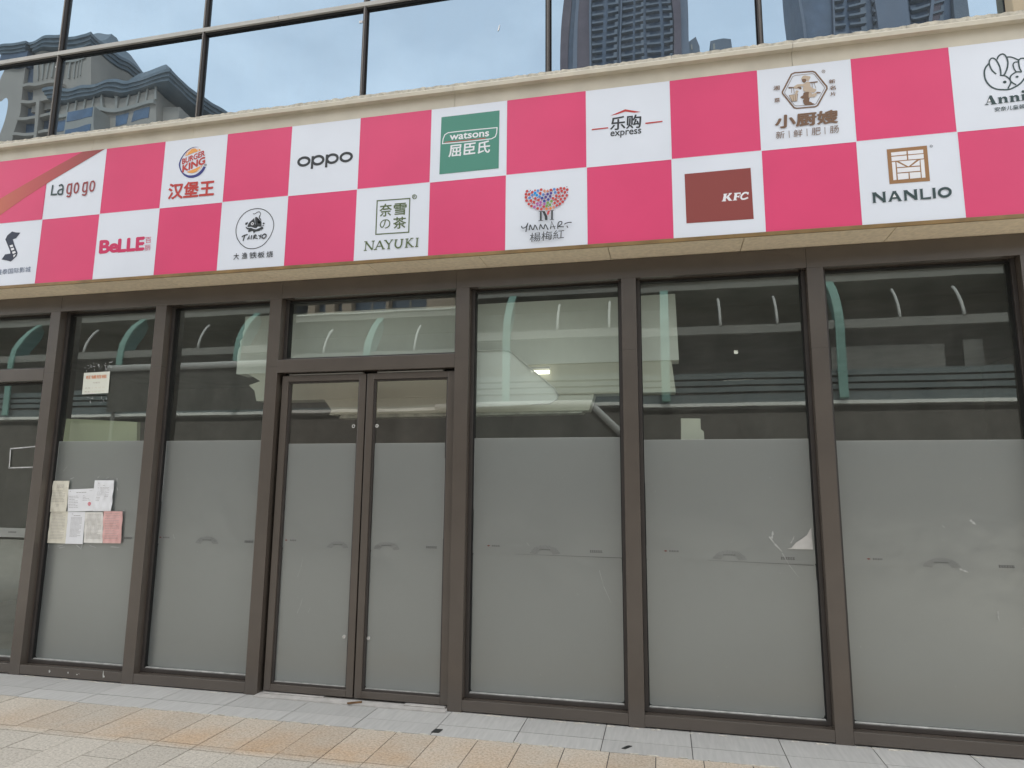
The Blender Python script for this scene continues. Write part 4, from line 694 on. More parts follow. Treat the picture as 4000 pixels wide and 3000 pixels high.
RIBBON = {'pink': [(-6.382, 4.64), (-4.861, 4.633), (-5.468, 4.351), (-5.469, 4.014), (-6.28, 4.026)], 'rib': [(-4.861, 4.633), (-4.892, 4.635), (-5.103, 4.628), (-5.459, 4.483), (-5.82, 4.322), (-5.977, 4.25), (-6.241, 4.133), (-6.216, 3.983), (-5.951, 4.085), (-5.722, 4.217), (-5.513, 4.326), (-5.468, 4.351)]}
PAPERS = {'p1': [(-5.431, 1.375), (-5.237, 1.38), (-5.238, 1.654), (-5.439, 1.653)], 'p2': [(-5.22, 1.381), (-4.956, 1.391), (-4.961, 1.589), (-5.238, 1.576)], 'p3': [(-4.953, 1.388), (-4.756, 1.394), (-4.756, 1.661), (-4.96, 1.66)], 'p4': [(-5.41, 1.101), (-5.212, 1.101), (-5.22, 1.383), (-5.41, 1.373)], 'p5': [(-5.212, 1.1), (-5.027, 1.101), (-5.034, 1.383), (-5.219, 1.378)], 'p6': [(-5.012, 1.114), (-4.817, 1.115), (-4.841, 1.383), (-5.033, 1.379)], 'p7': [(-4.813, 1.115), (-4.628, 1.118), (-4.636, 1.392), (-4.838, 1.391)], 'lease': [(-5.219, 2.445), (-4.933, 2.451), (-4.937, 2.652), (-5.223, 2.646)], 'stamp': [(-4.992, 1.452)], 'wallpatch': []}
def loose():
    m = bpy.data.materials.new('loose_film'); m.use_nodes = True; MATS['loose_film'] = m
    n, l = m.node_tree.nodes, m.node_tree.links; p = n['Principled BSDF']
    p.inputs['Base Color'].default_value = (0.85, 0.86, 0.84, 1); p.inputs['Roughness'].default_value = 0.66
    t = n.new('ShaderNodeBsdfTransparent'); x = n.new('ShaderNodeMixShader'); x.inputs[0].default_value = 0.74
    l.new(t.outputs[0], x.inputs[1]); l.new(p.outputs[0], x.inputs[2]); l.new(x.outputs[0], n['Material Output'].inputs['Surface'])
loose()

# ------------------------------------------------------------------ ground (setting)
ground = MB(); ground.face([(-400, -400, -0.03), (400, -400, -0.03), (400, 400, -0.03), (-400, 400, -0.03)], 'pale_plaza')
struct(ground.build('ground'))
XL, XR = -10.0, 6.0
jt = MB(); jt.box(XL, XR, -7.0, 0.45, -0.028, -0.004, 'joint'); struct(jt.build('paving_bed'))
sl = MB(); g = 0.003
def slab(mb, x0, x1, y0, y1, m, dz=0.0):
    z = rnd.uniform(-0.0012, 0.0012) + dz
    mb.box(x0 + g, x1 - g, y0 + g, y1 - g, -0.02, z, m)
x = -0.99 - 0.563 * 16
while x < XR:
    slab(sl, x, x + 0.563, 0.005, 0.40, 'slate'); slab(sl, x, x + 0.563, -0.20, 0.005, 'slate'); x += 0.563
struct(sl.build('slate_paving'))
gr = MB(); x = -2.35 - 0.283 * 27; i = 0
while x < XR:
    slab(gr, x, x + 0.283, -0.72, -0.20, 'granite')
    slab(gr, x, x + 0.283, -0.79, -0.72, 'granite')
    y = -0.79; h = 0.24 if i % 2 else 0.52
    while y > -7.0:
        slab(gr, x, x + 0.283, max(-7.0, y - h), y, 'granite'); y -= h; h = 0.52
    x += 0.283; i += 1
struct(gr.build('granite_paving'))
mo = MB()
for _ in range(150):      # mortar smears and crumbs along the slate's outer edge and the foot of the frame
    if rnd.random() < 0.6: px, py = rnd.uniform(-4, 1.5), -0.2 + rnd.uniform(-0.008, 0.006)
    else: px, py = rnd.uniform(-5.4, 2.4), 0.268 + rnd.uniform(-0.012, 0.006)
    if -3.2 < px < -1.58 and py > 0: continue
    a = rnd.uniform(0.006, 0.04); b = rnd.uniform(0.003, 0.008); n = 7
    mo.prism([(px + a * math.cos(2 * math.pi * k / n) * rnd.uniform(.6, 1.2), py + b * math.sin(2 * math.pi * k / n) * rnd.uniform(.6, 1.2)) for k in range(n)], 'z', -0.004, rnd.uniform(0.002, 0.005), 'mortar')
o = mo.build('mortar_crumbs'); o['kind'] = 'stuff'; tag(o, 'pale mortar smears and crumbs on the paving joints', 'mortar')

# ------------------------------------------------------------------ the building with the empty shop
BLD = thing('commercial_building', 'shop building with bronze framed frosted glazing below and mirror glass above', 'building', (-1.5, 0.28, 0))
YF, YG = 0.28, 0.40
ZH = 3.215
MULL = [-7.215, -5.555, -4.41, -3.265, -1.59, -0.275, 1.05, 2.40]
for i, x in enumerate(MULL):
    w = 0.11
    m = MB(); zj = 2.62 + 0.02 * (i % 3)
    m.box(x, x + w, YF, 0.46, 0, zj - 0.0006, 'bronze_metal'); m.box(x, x + w, YF, 0.46, zj + 0.0006, ZH, 'bronze_metal'); m.box(x + .01, x + w - .01, YF + .002, 0.45, zj - .001, zj + .001, 'gasket')
    m.build('mullion', BLD, bevel=0.003)
hd = MB(); 
hj = [-9.0] + [x + 0.055 + 0.055 * (1 if i % 2 else -1) for i, x in enumerate(MULL) if i in (1, 3, 4, 6)] + [5.0]
for a, b in zip(hj, hj[1:]):
    hd.box(a + 0.0008, b - 0.0008, YF, 0.46, ZH + 0.0005, 3.368, 'bronze_metal')
hd.build('header', BLD, bevel=0.002)
# inner head strip: a small recessed step under the header in each bay
def bay(x0, x1): return x0 + 0.0005, x1 - 0.0005
PANES = [(-7.105, -5.555), (-5.445, -4.41), (-4.30, -3.265), (-1.48, -0.275), (-0.165, 1.05), (1.16, 2.40)]
def beads(mb, x0, x1, z0, z1, w=0.026, y0=0.352, y1=0.43):
    a, b = bay(x0, x1)
    mb.box(a, a + w, y0, y1, z0, z1, 'bead_metal'); mb.box(b - w, b, y0, y1, z0, z1, 'bead_metal')
    mb.box(a + w, b - w, y0, y1, z0, z0 + w, 'bead_metal'); mb.box(a + w, b - w, y0 + 0.03, y1, z1 - 0.010, z1, 'bead_metal')
    # black gasket line just inside the bead
    q = 0.006
    mb.box(a + w, a + w + q, y0 + 0.016, y1 - 0.005, z0 + w, z1 - 0.0145, 'gasket'); mb.box(b - w - q, b - w, y0 + 0.016, y1 - 0.005, z0 + w, z1 - 0.0145, 'gasket')
    mb.box(a + w + q, b - w - q, y0 + 0.016, y1 - 0.005, z1 - 0.014, z1 - 0.0101, 'gasket')
def pane(x0, x1, z0, z1, tilt, m, parent, y=YG, yaw=0.0):
    zc = (z0 + z1) / 2; xc = (x0 + x1) / 2; t = math.tan(math.radians(tilt)); s = math.tan(math.radians(yaw))
    mb = MB(); nx, nzz = 1, 1
    P = lambda X, Z: (X, y - (Z - zc) * t + (X - xc) * s, Z)
    mb.face([P(x0, z0), P(x1, z0), P(x1, z1), P(x0, z1)], m)
    return mb.build('glass_pane', parent, fix=False)
def film_sheet(mb, x0, x1, z0, z1, y, m='film', r=0.012):
    pts = []
    for cx, cz, a0 in ((x0 + r, z0 + r, 180), (x1 - r, z0 + r, 270), (x1 - r, z1 - r, 0), (x0 + r, z1 - r, 90)):
        for k in range(5):
            a = math.radians(a0 + 90 * k / 4); pts.append((cx + r * math.cos(a), y, cz + r * math.sin(a)))
    mb.face(pts, m)
def fan_print(mb, cx, zb, r, y, dark=1.0):
    n = 27
    for k in range(n):
        a = math.radians(12 + 156 * k / (n - 1)); w = 0.0008 + 0.0005 * rnd.random()
        r0, r1 = r * 0.50, r * (0.95 + 0.05 * rnd.random())
        c, s = math.cos(a), math.sin(a)
        v = w * .45; p = [(cx + r0 * c * 1.62 - v * s, zb + r0 * s * 1.0 + v * c), (cx + r1 * c * 1.62 - w * s, zb + r1 * s + w * c), (cx + r1 * c * 1.62 + w * s, zb + r1 * s - w * c), (cx + r0 * c * 1.62 + v * s, zb + r0 * s - v * c)]
        mb.face([(q[0], y, q[1]) for q in reversed(p)], 'fan_ink')
    small_marks(mb, cx - 0.042, cx + 0.042, zb + r * 0.50, 0.008, 8, y - 0.0004)
def small_marks(mb, x0, x1, z, h, n, y):
    # lettering too worn to read: short dark blocks
    s = (x1 - x0) / n
    for k in range(n):
        a = x0 + k * s
        mb.face([(a, y, z), (a + s * .3, y, z), (a + s * .3, y, z + h), (a, y, z + h)], 'film_ink')
        mb.face([(a + s * .42, y, z + h * .1), (a + s * .8, y, z + h * .1), (a + s * .8, y, z + h * .38), (a + s * .42, y, z + h * .38)], 'film_ink')
        mb.face([(a + s * .42, y, z + h * .6), (a + s * .74, y, z + h * .6), (a + s * .74, y, z + h * .9), (a + s * .42, y, z + h * .9)], 'film_ink')
def lozenge(mb, x, z, w, h, y):
    mb.face([(x - w, y, z), (x, y, z - h), (x + w, y, z), (x, y, z + h)], 'film_red')
def scratch(mb, x0, z0, x1, z1, w, y):
    mx_, mz_ = (x0 + x1) / 2 + (z1 - z0) * .05, (z0 + z1) / 2
    for a, b in ((Vector((x0, z0)), Vector((mx_, mz_))), (Vector((mx_, mz_)), Vector((x1, z1)))):
        d = (b - a).normalized(); n = Vector((-d.y, d.x)) * w / 2; 
        wa = 0.25 if a.x == x0 else 1.0; wb = 1.0 if a.x == x0 else 0.2
        mb.face([(p.x, y, p.y) for p in (a + n * wa, a - n * wa, b - n * wb, b + n * wb)], 'scratch')
BEADW = 0.032
def shop_window(x0, x1, tilt, film_top, zb=0.0865, zt=ZH - 0.0005, strip=(1.127, 1.22), marks=(), scr=(), torn=None, yaw=0.0):
    mb = MB(); beads(mb, x0, x1, zb, zt)
    win = mb.build('shop_window', BLD, bevel=0.002)
    i0, i1, j0, j1 = x0 + BEADW, x1 - BEADW, zb + 0.026, zt - BEADW
    pane(x0 + 0.01, x1 - 0.01, zb + 0.01, zt - 0.01, tilt, 'shop_glass', win, yaw=yaw)
    sm = MB(); sm.box(i0, i1, 0.372, 0.392, j0, j0 + 0.006, 'sealant'); sm.build('sealant', win)
    if film_top:
        fm = MB(); y = 0.389
        film_sheet(fm, i0 + 0.003, i1 - 0.003, strip[1] - 0.004, film_top, y, r=0.006)
        film_sheet(fm, i0 + 0.001, i1 - 0.002, strip[0] - 0.004, strip[1], y + 0.0015, r=0.003)
        film_sheet(fm, i0 + 0.002, i1 - 0.003, j0 + 0.009, strip[0], y + 0.0032, r=0.02)
        fm.build('frosted_film', win, fix=False)
        t = 0.0022
        for q_ in ((i0 + 0.003, i1 - 0.003, y - 0.001, y - 0.0003, film_top - t, film_top, 'scratch'), (i0 + 0.0022, i0 + 0.0045, y - 0.001, y - 0.0003, 1.4 + rnd.random() * .3, film_top - t, 'scratch'), (i1 - 0.0045, i1 - 0.0022, y - 0.001, y - 0.0003, j0 + 0.03, 0.9 + rnd.random() * .3, 'scratch')):
            ed = MB(); ed.box(*q_); ed.build('film_edge', win)
        pr = MB(); yp = y - 0.0012
        for k in marks:
            if k[0] == 'fan': fan_print(pr, k[1], k[2], k[3], yp)
            elif k[0] == 'loz': lozenge(pr, k[1], k[2], 0.013, 0.006, yp); small_marks(pr, k[1] + 0.027, k[3], k[2] - 0.006, 0.012, 4, yp)
            elif k[0] == 'txt': small_marks(pr, k[1], k[3], k[2] - 0.01, 0.019, 6, yp)
            elif k[0] == 'seam':
                pr.face([(k[1], yp, k[2]), (k[3], yp, k[4] - 0.0018), (k[3], yp, k[4] + 0.0018), (k[1], yp, k[2] + 0.0008)], 'film_ink')
        if pr.f: pr.build('film_print', win, fix=False)
        sc = MB()
        for k in scr: scratch(sc, k[0], k[1], k[2], k[3], k[4], y - 0.0016)
        for _ in range(9): 
            a, b = rnd.uniform(i0 + .05, i1 - .05), rnd.uniform(.2, 1.9); r_ = rnd.uniform(0.001, 0.003)
            sc.face([(a + r_ * math.cos(t_), y - 0.0016, b + r_ * 1.4 * math.sin(t_)) for t_ in (0, 1.2, 2.4, 3.6, 4.9)], 'scratch')
        sc.build('scratches', win, fix=False)['kind'] = 'stuff'
    return win
shop_window(*PANES[0], -0.05, None, zt=2.567)
# film remnant band on the left bay
W1 = shop_window(*PANES[1], 0.03, 2.012, marks=[('txt', -4.61, 1.164, -4.53)], scr=[(-5.33, 1.74, -5.29, 1.79, .006), (-4.75, 1.08, -4.62, 1.085, .004)])
W2 = shop_window(*PANES[2], 0.02, 2.008, marks=[('loz', -4.245, 1.178, -4.15), ('fan', -3.785, 1.128, 0.07), ('txt', -3.425, 1.163, -3.343)], scr=[(-4.12, 1.205, -4.10, 1.165, .006)])
W3 = shop_window(*PANES[3], 0.18, 2.01, marks=[('loz', -1.32, 1.185, -1.229), ('fan', -0.881, 1.127, 0.074), ('txt', -0.542, 1.165, -0.449), ('seam', -1.11, 1.128, -0.307, 1.124)],
                 scr=[(-0.475, 1.03, -0.39, 0.80, .005), (-1.02, 1.215, -1.0, 1.19, .004)], yaw=0.1)
W4 = shop_window(*PANES[4], 0.02, 1.988, marks=[('loz', 0.005, 1.183, 0.101), ('fan', 0.447, 1.127, 0.074), ('txt', 0.791, 1.156, 0.884), ('seam', 0.292, 1.126, 1.0, 1.114)],
                 scr=[(0.72, 1.30, 0.80, 1.20, .012), (0.735, 1.29, 0.745, 1.34, .016), (0.86, 1.26, 0.885, 1.31, .008), (0.80, 1.19, 0.90, 1.03, .005)])
W5 = shop_window(*PANES[5], 0.05, 1.972, marks=[('loz', 1.352, 1.168, 1.441), ('fan', 1.796, 1.118, 0.072), ('txt', 2.132, 1.145, 2.225)],
                 scr=[(1.99, 1.44, 2.02, 1.41, .018), (1.82, 1.40, 1.835, 1.385, .008), (1.90, 1.12, 1.95, 1.10, .014), (2.10, 0.86, 2.103, 0.80, .008)])
fl = MB()     # torn, folded-back corner of the film
base = [(0.833, 1.221), (0.862, 1.229), (0.893, 1.265), (0.93, 1.29), (0.968, 1.318), (0.985, 1.35), (0.998, 1.37), (1.002, 1.221)]
fl.face([(a, 0.384 - 0.02 * max(0, (a - 0.83)) * (1.37 - b) * 6, b) for a, b in base], 'film_flap')
f = fl.build('torn_flap', W4, fix=False); f['label'] = 'whitish torn flap of film curling off the glass'
# fixed transom over the left bay, transom over the doors
def transom(x0, x1, tilt, m='shop_glass'):
    tb = MB(); tb.box(x0 + 0.0006, x1 - 0.0006, YF - 0.003, 0.46, 2.567, 2.678, 'bronze_metal'); tb.build('transom_bar', BLD, bevel=0.003)
    mb = MB(); beads(mb, x0, x1, 2.6785, ZH - 0.0005)
    w_ = mb.build('transom_window', BLD, bevel=0.002)
    pane(x0 + 0.01, x1 - 0.01, 2.688, ZH - 0.01, tilt, m, w_)
transom(-7.105, -5.555, 0.0); transom(-3.155, -1.59, -0.72)
fr = MB(); film_sheet(fr, -7.07, -5.59, 1.142, 1.224, 0.389, r=0.003); small_marks(fr, -5.86, -5.77, 1.178, 0.016, 6, 0.388)
fr.build('film_remnant', BLD, fix=False)
# sills with their sloping dusty ledge
for x0, x1 in PANES:
    s = MB(); s.box(x0 + 0.0006, x1 - 0.0006, YF + 0.001, 0.46, 0.009, 0.085, 'bronze_metal'); s.build('sill', BLD, bevel=0.003)
pc = MB()
for x, z, w_, h_ in ((-5.13, .052, .018, .020), (-4.94, .050, .013, .018), (-4.85, .043, .012, .010), (-4.83, .05, .006, .006), (-4.59, .060, .010, .048), (-4.582, .045, .014, .022)):
    n = 9; pc.face([(x + w_ * .6 * math.cos(2 * math.pi * k / n) * rnd.uniform(.5, 1.2), .2795, z + h_ * .6 * math.sin(2 * math.pi * k / n) * rnd.uniform(.5, 1.2)) for k in range(n)], 'sealant')
pc.build('paint_chips', BLD, fix=False)['kind'] = 'stuff'
# doors
def door_leaf(x0, x1, handed):
    z0, z1 = 0.028, 2.545; y0, y1 = 0.318, 0.372; st = 0.058
    m = MB()
    m.box(x0, x0 + st, y0, y1, z0, z1, 'bronze_metal'); m.box(x1 - st, x1, y0, y1, z0, z1, 'bronze_metal')
    m.box(x0 + st + .0004, x1 - st - .0004, y0 + .0004, y1, z0, z0 + 0.052, 'bronze_metal'); m.box(x0 + st + .0004, x1 - st - .0004, y0 + .0004, y1, z1 - 0.05, z1, 'bronze_metal')
    d = m.build('door', BLD, bevel=0.003)
    b = MB(); a0, a1, c0, c1 = x0 + st, x1 - st, z0 + 0.0525, z1 - 0.0505; w = 0.012
    b.box(a0, a0 + w, y0 + .016, y1 - .005, c0, c1, 'bead_metal'); b.box(a1 - w, a1, y0 + .016, y1 - .005, c0, c1, 'bead_metal')
    b.box(a0 + w, a1 - w, y0 + .016, y1 - .005, c0, c0 + w, 'bead_metal'); b.box(a0 + w, a1 - w, y0 + .016, y1 - .005, c1 - w, c1, 'bead_metal')
    b.build('glazing_bead', d)
    i0, i1 = a0 + w, a1 - w
    pane(i0, i1, c0 + w, c1 - w, 0.05, 'door_glass', d, y=0.358)
    f = MB(); y = 0.352
    film_sheet(f, i0 + .004, i1 - .008, 1.218, 1.973, y, r=0.005); film_sheet(f, i0 + .002, i1 - .004, 1.126, 1.222, y + .0015, r=0.003); film_sheet(f, i0 + .004, i1 - .004, c0 + w + 0.006, 1.13, y + .003, r=0.02)
    f.build('frosted_film', d, fix=False)
    e = MB(); e.box(i0 + .004, i1 - .008, y - .001, y - .0003, 1.971, 1.973, 'scratch')
    e.box(i1 - .0085, i1 - .005, y - .001, y - .0003, 1.23, 1.85, 'scratch'); e.box(i0 + .006, i1 - .006, y - .004, y - .0003, c0 + w, c0 + w + .006, 'sealant')
    e.build('film_edge', d)
    p = MB(); yp = y - .0012
    if handed: lozenge(p, -3.02, 1.187, .013, .006, yp); small_marks(p, -2.985, -2.927, 1.181, .012, 4, yp); fan_print(p, -2.56, 1.13, 0.06, yp)
    else: fan_print(p, -2.14, 1.128, 0.07, yp); small_marks(p, -1.811, -1.721, 1.155, .018, 6, yp)
    p.build('film_print', d, fix=False)
    s = MB()
    if handed:
        for q in ((-2.90, .90, -2.86, 1.06, .003), (-2.885, .62, -2.845, .74, .005), (-2.79, .63, -2.77, .67, .004)): scratch(s, *q, y - .0016)
    for _ in range(7):
        a, b_ = rnd.uniform(i0 + .05, i1 - .05), rnd.uniform(.2, 1.1); r_ = rnd.uniform(.001, .003)
        s.face([(a + r_ * math.cos(t_), y - .0016, b_ + r_ * math.sin(t_)) for t_ in (0, 1.2, 2.4, 3.6, 4.9)], 'scratch')
    s.build('scratches', d, fix=False)['kind'] = 'stuff'
    for zc in (2.114, 0.463):      # holes where pull handles were bolted
        xc = (x1 - 0.106) if handed else (x0 + 0.071 + 0.017)
        h = MB()
        n = 20; ro, ri = 0.015, 0.007
        for k in range(n):
            a, c = 2 * math.pi * k / n, 2 * math.pi * (k + 1) / n
            P = lambda r, t, yy: (xc + r * math.cos(t), yy, zc + r * math.sin(t))
            h.face([P(ri, a, .346), P(ri, c, .346), P(ro, c, .346), P(ro, a, .346)], 'sealant'); h.face([P(ro, a, .346), P(ro, c, .346), P(ro, c, .351), P(ro, a, .351)], 'sealant')
        h.face([(xc + ri * math.cos(2 * math.pi * k / n), .3475, zc + ri * math.sin(2 * math.pi * k / n)) for k in range(n)], 'gasket' if handed and zc > 1 else 'chrome')
        h.build('bolt_hole', d, fix=True)
    return d
door_leaf(-3.125, -2.362, True); door_leaf(-2.350, -1.600, False)
cl = MB()
cl.box(-3.07, -2.40, 0.33, 0.37, 2.548, 2.560, 'grey_metal'); cl.box(-2.27, -1.70, 0.33, 0.37, 2.548, 2.560, 'grey_metal'); cl.build('door_closer', BLD, bevel=0.002)
dk = MB(); dk.box(-3.155, -1.59, 0.40, 0.45, 2.50, 2.566, 'gasket'); dk.box(-3.154, -3.128, 0.40, 0.45, 0.02, 2.499, 'gasket'); dk.box(-2.372, -2.34, 0.374, 0.40, 0.03, 2.499, 'gasket'); dk.build('weather_seal', BLD)
th = MB(); th.box(-3.1545, -1.5905, 0.232, 0.46, -0.002, 0.012, 'threshold_stone')
th.box(-3.12, -2.60, 0.30, 0.40, 0.0125, 0.020, 'threshold_stone'); th.box(-1.93, -1.61, 0.285, 0.40, 0.0125, 0.022, 'threshold_stone'); th.build('threshold', BLD, bevel=0.003)
# soffit of stone slabs, fascia cladding, coping
sf = MB(); sj = [-9, -7.8, -6.9, -6.03, -5.08, -4.135, -3.21, -2.25, -1.33, -0.35, 0.60, 1.57, 2.5, 3.4, 4.5]
for a, b in zip(sj, sj[1:]): sf.box(a + .0025, b - .0025, 0.0, 0.46, 3.372 + rnd.uniform(-.0008, .0008), 3.395, 'soffit_stone')
sf.build('soffit', BLD)
bt = MB(); bt.box(-9, 4.5, -0.014, -0.0005, 3.368, 3.3965, 'bronze_trim'); bt.build('lower_trim', BLD, bevel=0.002)
cj = [-9, -7.4, -5.0, -3.95, -1.55, 0.98, 3.3, 4.5]
fc = MB()
for i, (a, b) in enumerate(zip(cj, cj[1:])):
    d = rnd.uniform(.001, .004)
    fc.box(a + .0012, b - .0012, 0.001 + d, 0.10, 4.60, 4.742, 'cladding')
    fc.prism([(-0.052 + d, 4.738), (-0.054 + d, 4.768), (-0.046 + d, 4.779), (0.10, 4.779), (0.10, 4.7425), (0.0, 4.7425), (-0.046, 4.7425), (-0.047, 4.738)], 'x', a + .0012, b - .0012, 'cladding')
fc.box(-9, 4.5, 0.012, 0.10, 3.397, 4.599, 'dark_wall')
fc.build('fascia_cladding', BLD, bevel=0.002)
cp = MB(); px = -9.0
def rough_strip(mb, x0, x1, z0, z1, y0, y1):
    n = max(2, int((x1 - x0) / 0.025)); rows = []
    for i in range(n + 1):
        xx = x0 + (x1 - x0) * i / n; e = rnd.uniform(-.004, .004)
        rows.append([(xx, y0 + e * .6, z0), (xx, y0 + e + .004, z1 + rnd.uniform(-.007, .002)), (xx, y1, z1 + rnd.uniform(-.004, .006)), (xx, y1, z0)])
    for r1, r2 in zip(rows, rows[1:]):
        for k in range(4): mb.face([r1[k], r2[k], r2[(k + 1) % 4], r1[(k + 1) % 4]], 'coping_stone')
    mb.face(rows[0], 'coping_stone'); mb.face(rows[-1], 'coping_stone')
while px < 4.5:
    L_ = rnd.uniform(0.75, 1.7); zt = 4.811 + rnd.uniform(-.003, .004)
    rough_strip(cp, px + .003, min(px + L_, 4.5), 4.7795, zt, -0.036 + rnd.uniform(-.004, .004), 0.116); px += L_
cp.build('coping', BLD)
# mirror-glass curtain wall
YU = 0.12
UM = [-8.82, -7.215, -5.61, -4.005, -2.41, -0.81, 0.79, 2.42]
tl = [0.0, 0.05, -0.06, 0.03, 0.0, 0.04, -0.03]
for i, (a, b) in enumerate(zip(UM, UM[1:])):
    for z0, z1, dt in ((4.79, 5.72, 0), (5.767, 7.3, .03)):
        mb = MB(); q = 0.006
        mb.box(a + .0185, a + .0185 + q, 0.112, 0.13, z0, z1, 'gasket'); mb.box(b - .0185 - q, b - .0185, 0.112, 0.13, z0, z1, 'gasket'); mb.box(a + .0185 + q, b - .0185 - q, 0.112, 0.13, z1 - .008, z1, 'gasket')
        w_ = mb.build('curtain_window', BLD)
        pane(a + .018, b - .018, z0, z1, tl[i] + dt, 'tower_mirror_glass', w_, y=YU)
for x in UM[:-1]:
    m = MB(); m.box(x - .0145, x + .0145, 0.088, 0.135, 4.782, 7.3, 'bead_metal'); m.box(x - .006, x + .006, 0.080, 0.088, 4.782, 7.3, 'bronze_metal'); m.build('upper_mullion', BLD)
tr = MB()
for a, b in ((-9, -6.2), (-6.2, -3.24), (-3.24, -0.3), (-0.3, 2.40)):
    tr.box(a + .0012, b - .0012, 0.078, 0.118, 5.726, 5.7655, 'grey_metal'); tr.box(a + .002, b - .002, 0.098, 0.118, 5.704, 5.7255, 'gasket')  # black strip stands for the shadow and gasket under the bar
tr.build('upper_transom', BLD, bevel=0.001)
pl = MB(); pl.box(2.40, 4.5, 0.02, 0.135, 4.783, 7.3, 'tan_render'); pl.build('pilaster', BLD, bevel=0.004)
for x0, z0, w_, h_ in ((-2.475, 5.60, .034, .022), (-5.665, 5.625, .02, .016)):
    st_ = MB(); st_.face([(x0, YU - .004, z0), (x0 + w_, YU - .004, z0), (x0 + w_, YU - .004, z0 + h_), (x0, YU - .004, z0 + h_)], 'paper_white'); st_.build('glass_sticker', BLD, fix=False)
st_ = MB(); st_.face([(-1.235, YU - .004, 5.33), (-1.222, YU - .004, 5.34), (-1.212, YU - .004, 5.39), (-1.225, YU - .004, 5.375)], 'paper_white'); st_.build('glass_sticker', BLD, fix=False)
uw = MB(); uw.box(-9, 4.5, 0.14, 12, 7.3, 10.5, 'tower_mid'); uw.box(-9, 4.5, 0.137, 0.30, 3.40, 7.299, 'dark_wall'); uw.box(2.511, 4.5, 0.29, 0.46, 0, 3.366, 'tan_render'); uw.box(-9, -7.216, 0.29, 0.46, 0, 3.366, 'bronze_metal'); uw.build('wall', BLD)  # unseen upper storeys, height set so sun reaches the plaza and arcade
# empty interior
rm = MB()
rm.box(-9, 4.5, 6.0, 6.2, 0, 3.4, 'interior_wall'); rm.box(-9.2, -9, 0.46, 6.2, 0, 3.4, 'interior_wall'); rm.box(4.5, 4.7, 0.46, 6.2, 0, 3.4, 'interior_wall')
rm.box(-9, 4.5, 0.461, 6.0, 3.396, 3.5, 'interior_wall'); rm.box(-9, 4.5, 0.461, 6.0, -0.02, 0.001, 'interior_floor')
rm.build('interior', BLD)
bk = MB()
jag = [(-3.787, 2.632), (-3.785, 2.72), (-3.79, 2.80), (-3.782, 2.86), (-3.765, 2.90), (-3.772, 2.94), (-3.745, 2.97), (-3.75, 3.02), (-3.735, 3.06), (-3.735, 3.17), (0.131, 3.17), (0.1459, 2.632)]
bk.prism(jag, 'y', 0.62, 0.80, 'bulkhead_white')
bk.prism([(-3.5675, 2.3801), (-3.5937, 2.4752), (-3.6548, 2.5274), (-3.5413, 2.5624), (-3.6635, 2.6278), (-3.6635, 2.6326), (0.0872, 2.6326), (0.1151, 2.3801)], 'y', 0.63, 0.80, 'bulkhead_grey')
bk.prism([(-2.8497, 2.2466), (-2.8261, 2.2833), (-2.8566, 2.3269), (-2.9046, 2.3792), (-0.5234, 2.3796), (-0.5670, 2.2466)], 'y', 0.64, 0.80, 'bulkhead_grey')
bk.prism([(-2.7563, 2.2134), (-2.7389, 2.2457), (-0.6106, 2.2457), (-0.6280, 2.2291)], 'y', 0.65, 0.80, 'plaster_edge')
bk.build('bulkhead', BLD)
ob = MB(); ob.prism([(-5.5999, 1.9518), (-4.7625, 1.9518), (-4.7826, 2.2038), (-5.5824, 2.2466)], 'y', 0.60, 0.64, 'olive_board')
tag(ob.build('board'), 'pale olive board standing behind the window with the papers', 'board')
cb = MB(); cb.prism([(0.1396, 1.8646), (0.3184, 1.8646), (0.3140, 2.0651), (0.2922, 2.0826), (0.2922, 2.1637), (0.1474, 2.1681)], 'y', 0.60, 0.66, 'bulkhead_grey')
tag(cb.build('panel_offcut'), 'small pale notched panel standing inside behind the fourth window', 'panel')
# tube lamps on the ceiling inside
lt = thing('tube_lamp', 'lit white tube lamp seen through the window right of the doors', 'lamp', (-0.96, 0.58, 2.58))
q = MB(); q.box(-1.042, -0.875, 0.565, 0.595, 2.588, 2.60, 'strut_white'); q.build('lamp_body', lt)
for z in (2.568, 2.550): q = MB(); q.tube([(-1.03 if z > 2.56 else -0.99, 0.58, z), (-0.88, 0.58, z)], 0.0075, 'lit_tube'); q.build('tube', lt)
# sheet of film hanging loose inside the third window
hf = MB(); out = [(-1.475, 2.268), (-1.20, 2.273), (-0.86, 2.283), (-0.80, 2.315), (-0.784, 2.347), (-0.819, 2.405), (-0.99, 2.55), (-1.161, 2.70), (-1.195, 2.718), (-1.221, 2.725), (-1.475, 2.728)]
hf.face([(a, 0.455 + 0.02 * math.sin((a + 1.4) * 3) * (2.73 - b), b) for a, b in out], 'loose_film') if 'loose_film' in MATS else None

o = hf.build('loose_film_sheet', fix=False); tag(o, 'translucent film sheet curling down inside the window right of the doors', 'film')
cu = MB()
cu.tube([(a, 0.447 + 0.02 * math.sin((a + 1.4) * 3) * (2.73 - b), b) for a, b in [(-1.475, 2.727), (-1.235, 2.725), (-1.195, 2.718), (-1.161, 2.70), (-0.99, 2.55), (-0.819, 2.405), (-0.786, 2.347), (-0.80, 2.315), (-0.86, 2.283), (-1.0, 2.278)]], 0.0055, 'film_flap', 6)
c = cu.build('rolled_edge', o, smooth=True, fix=False)

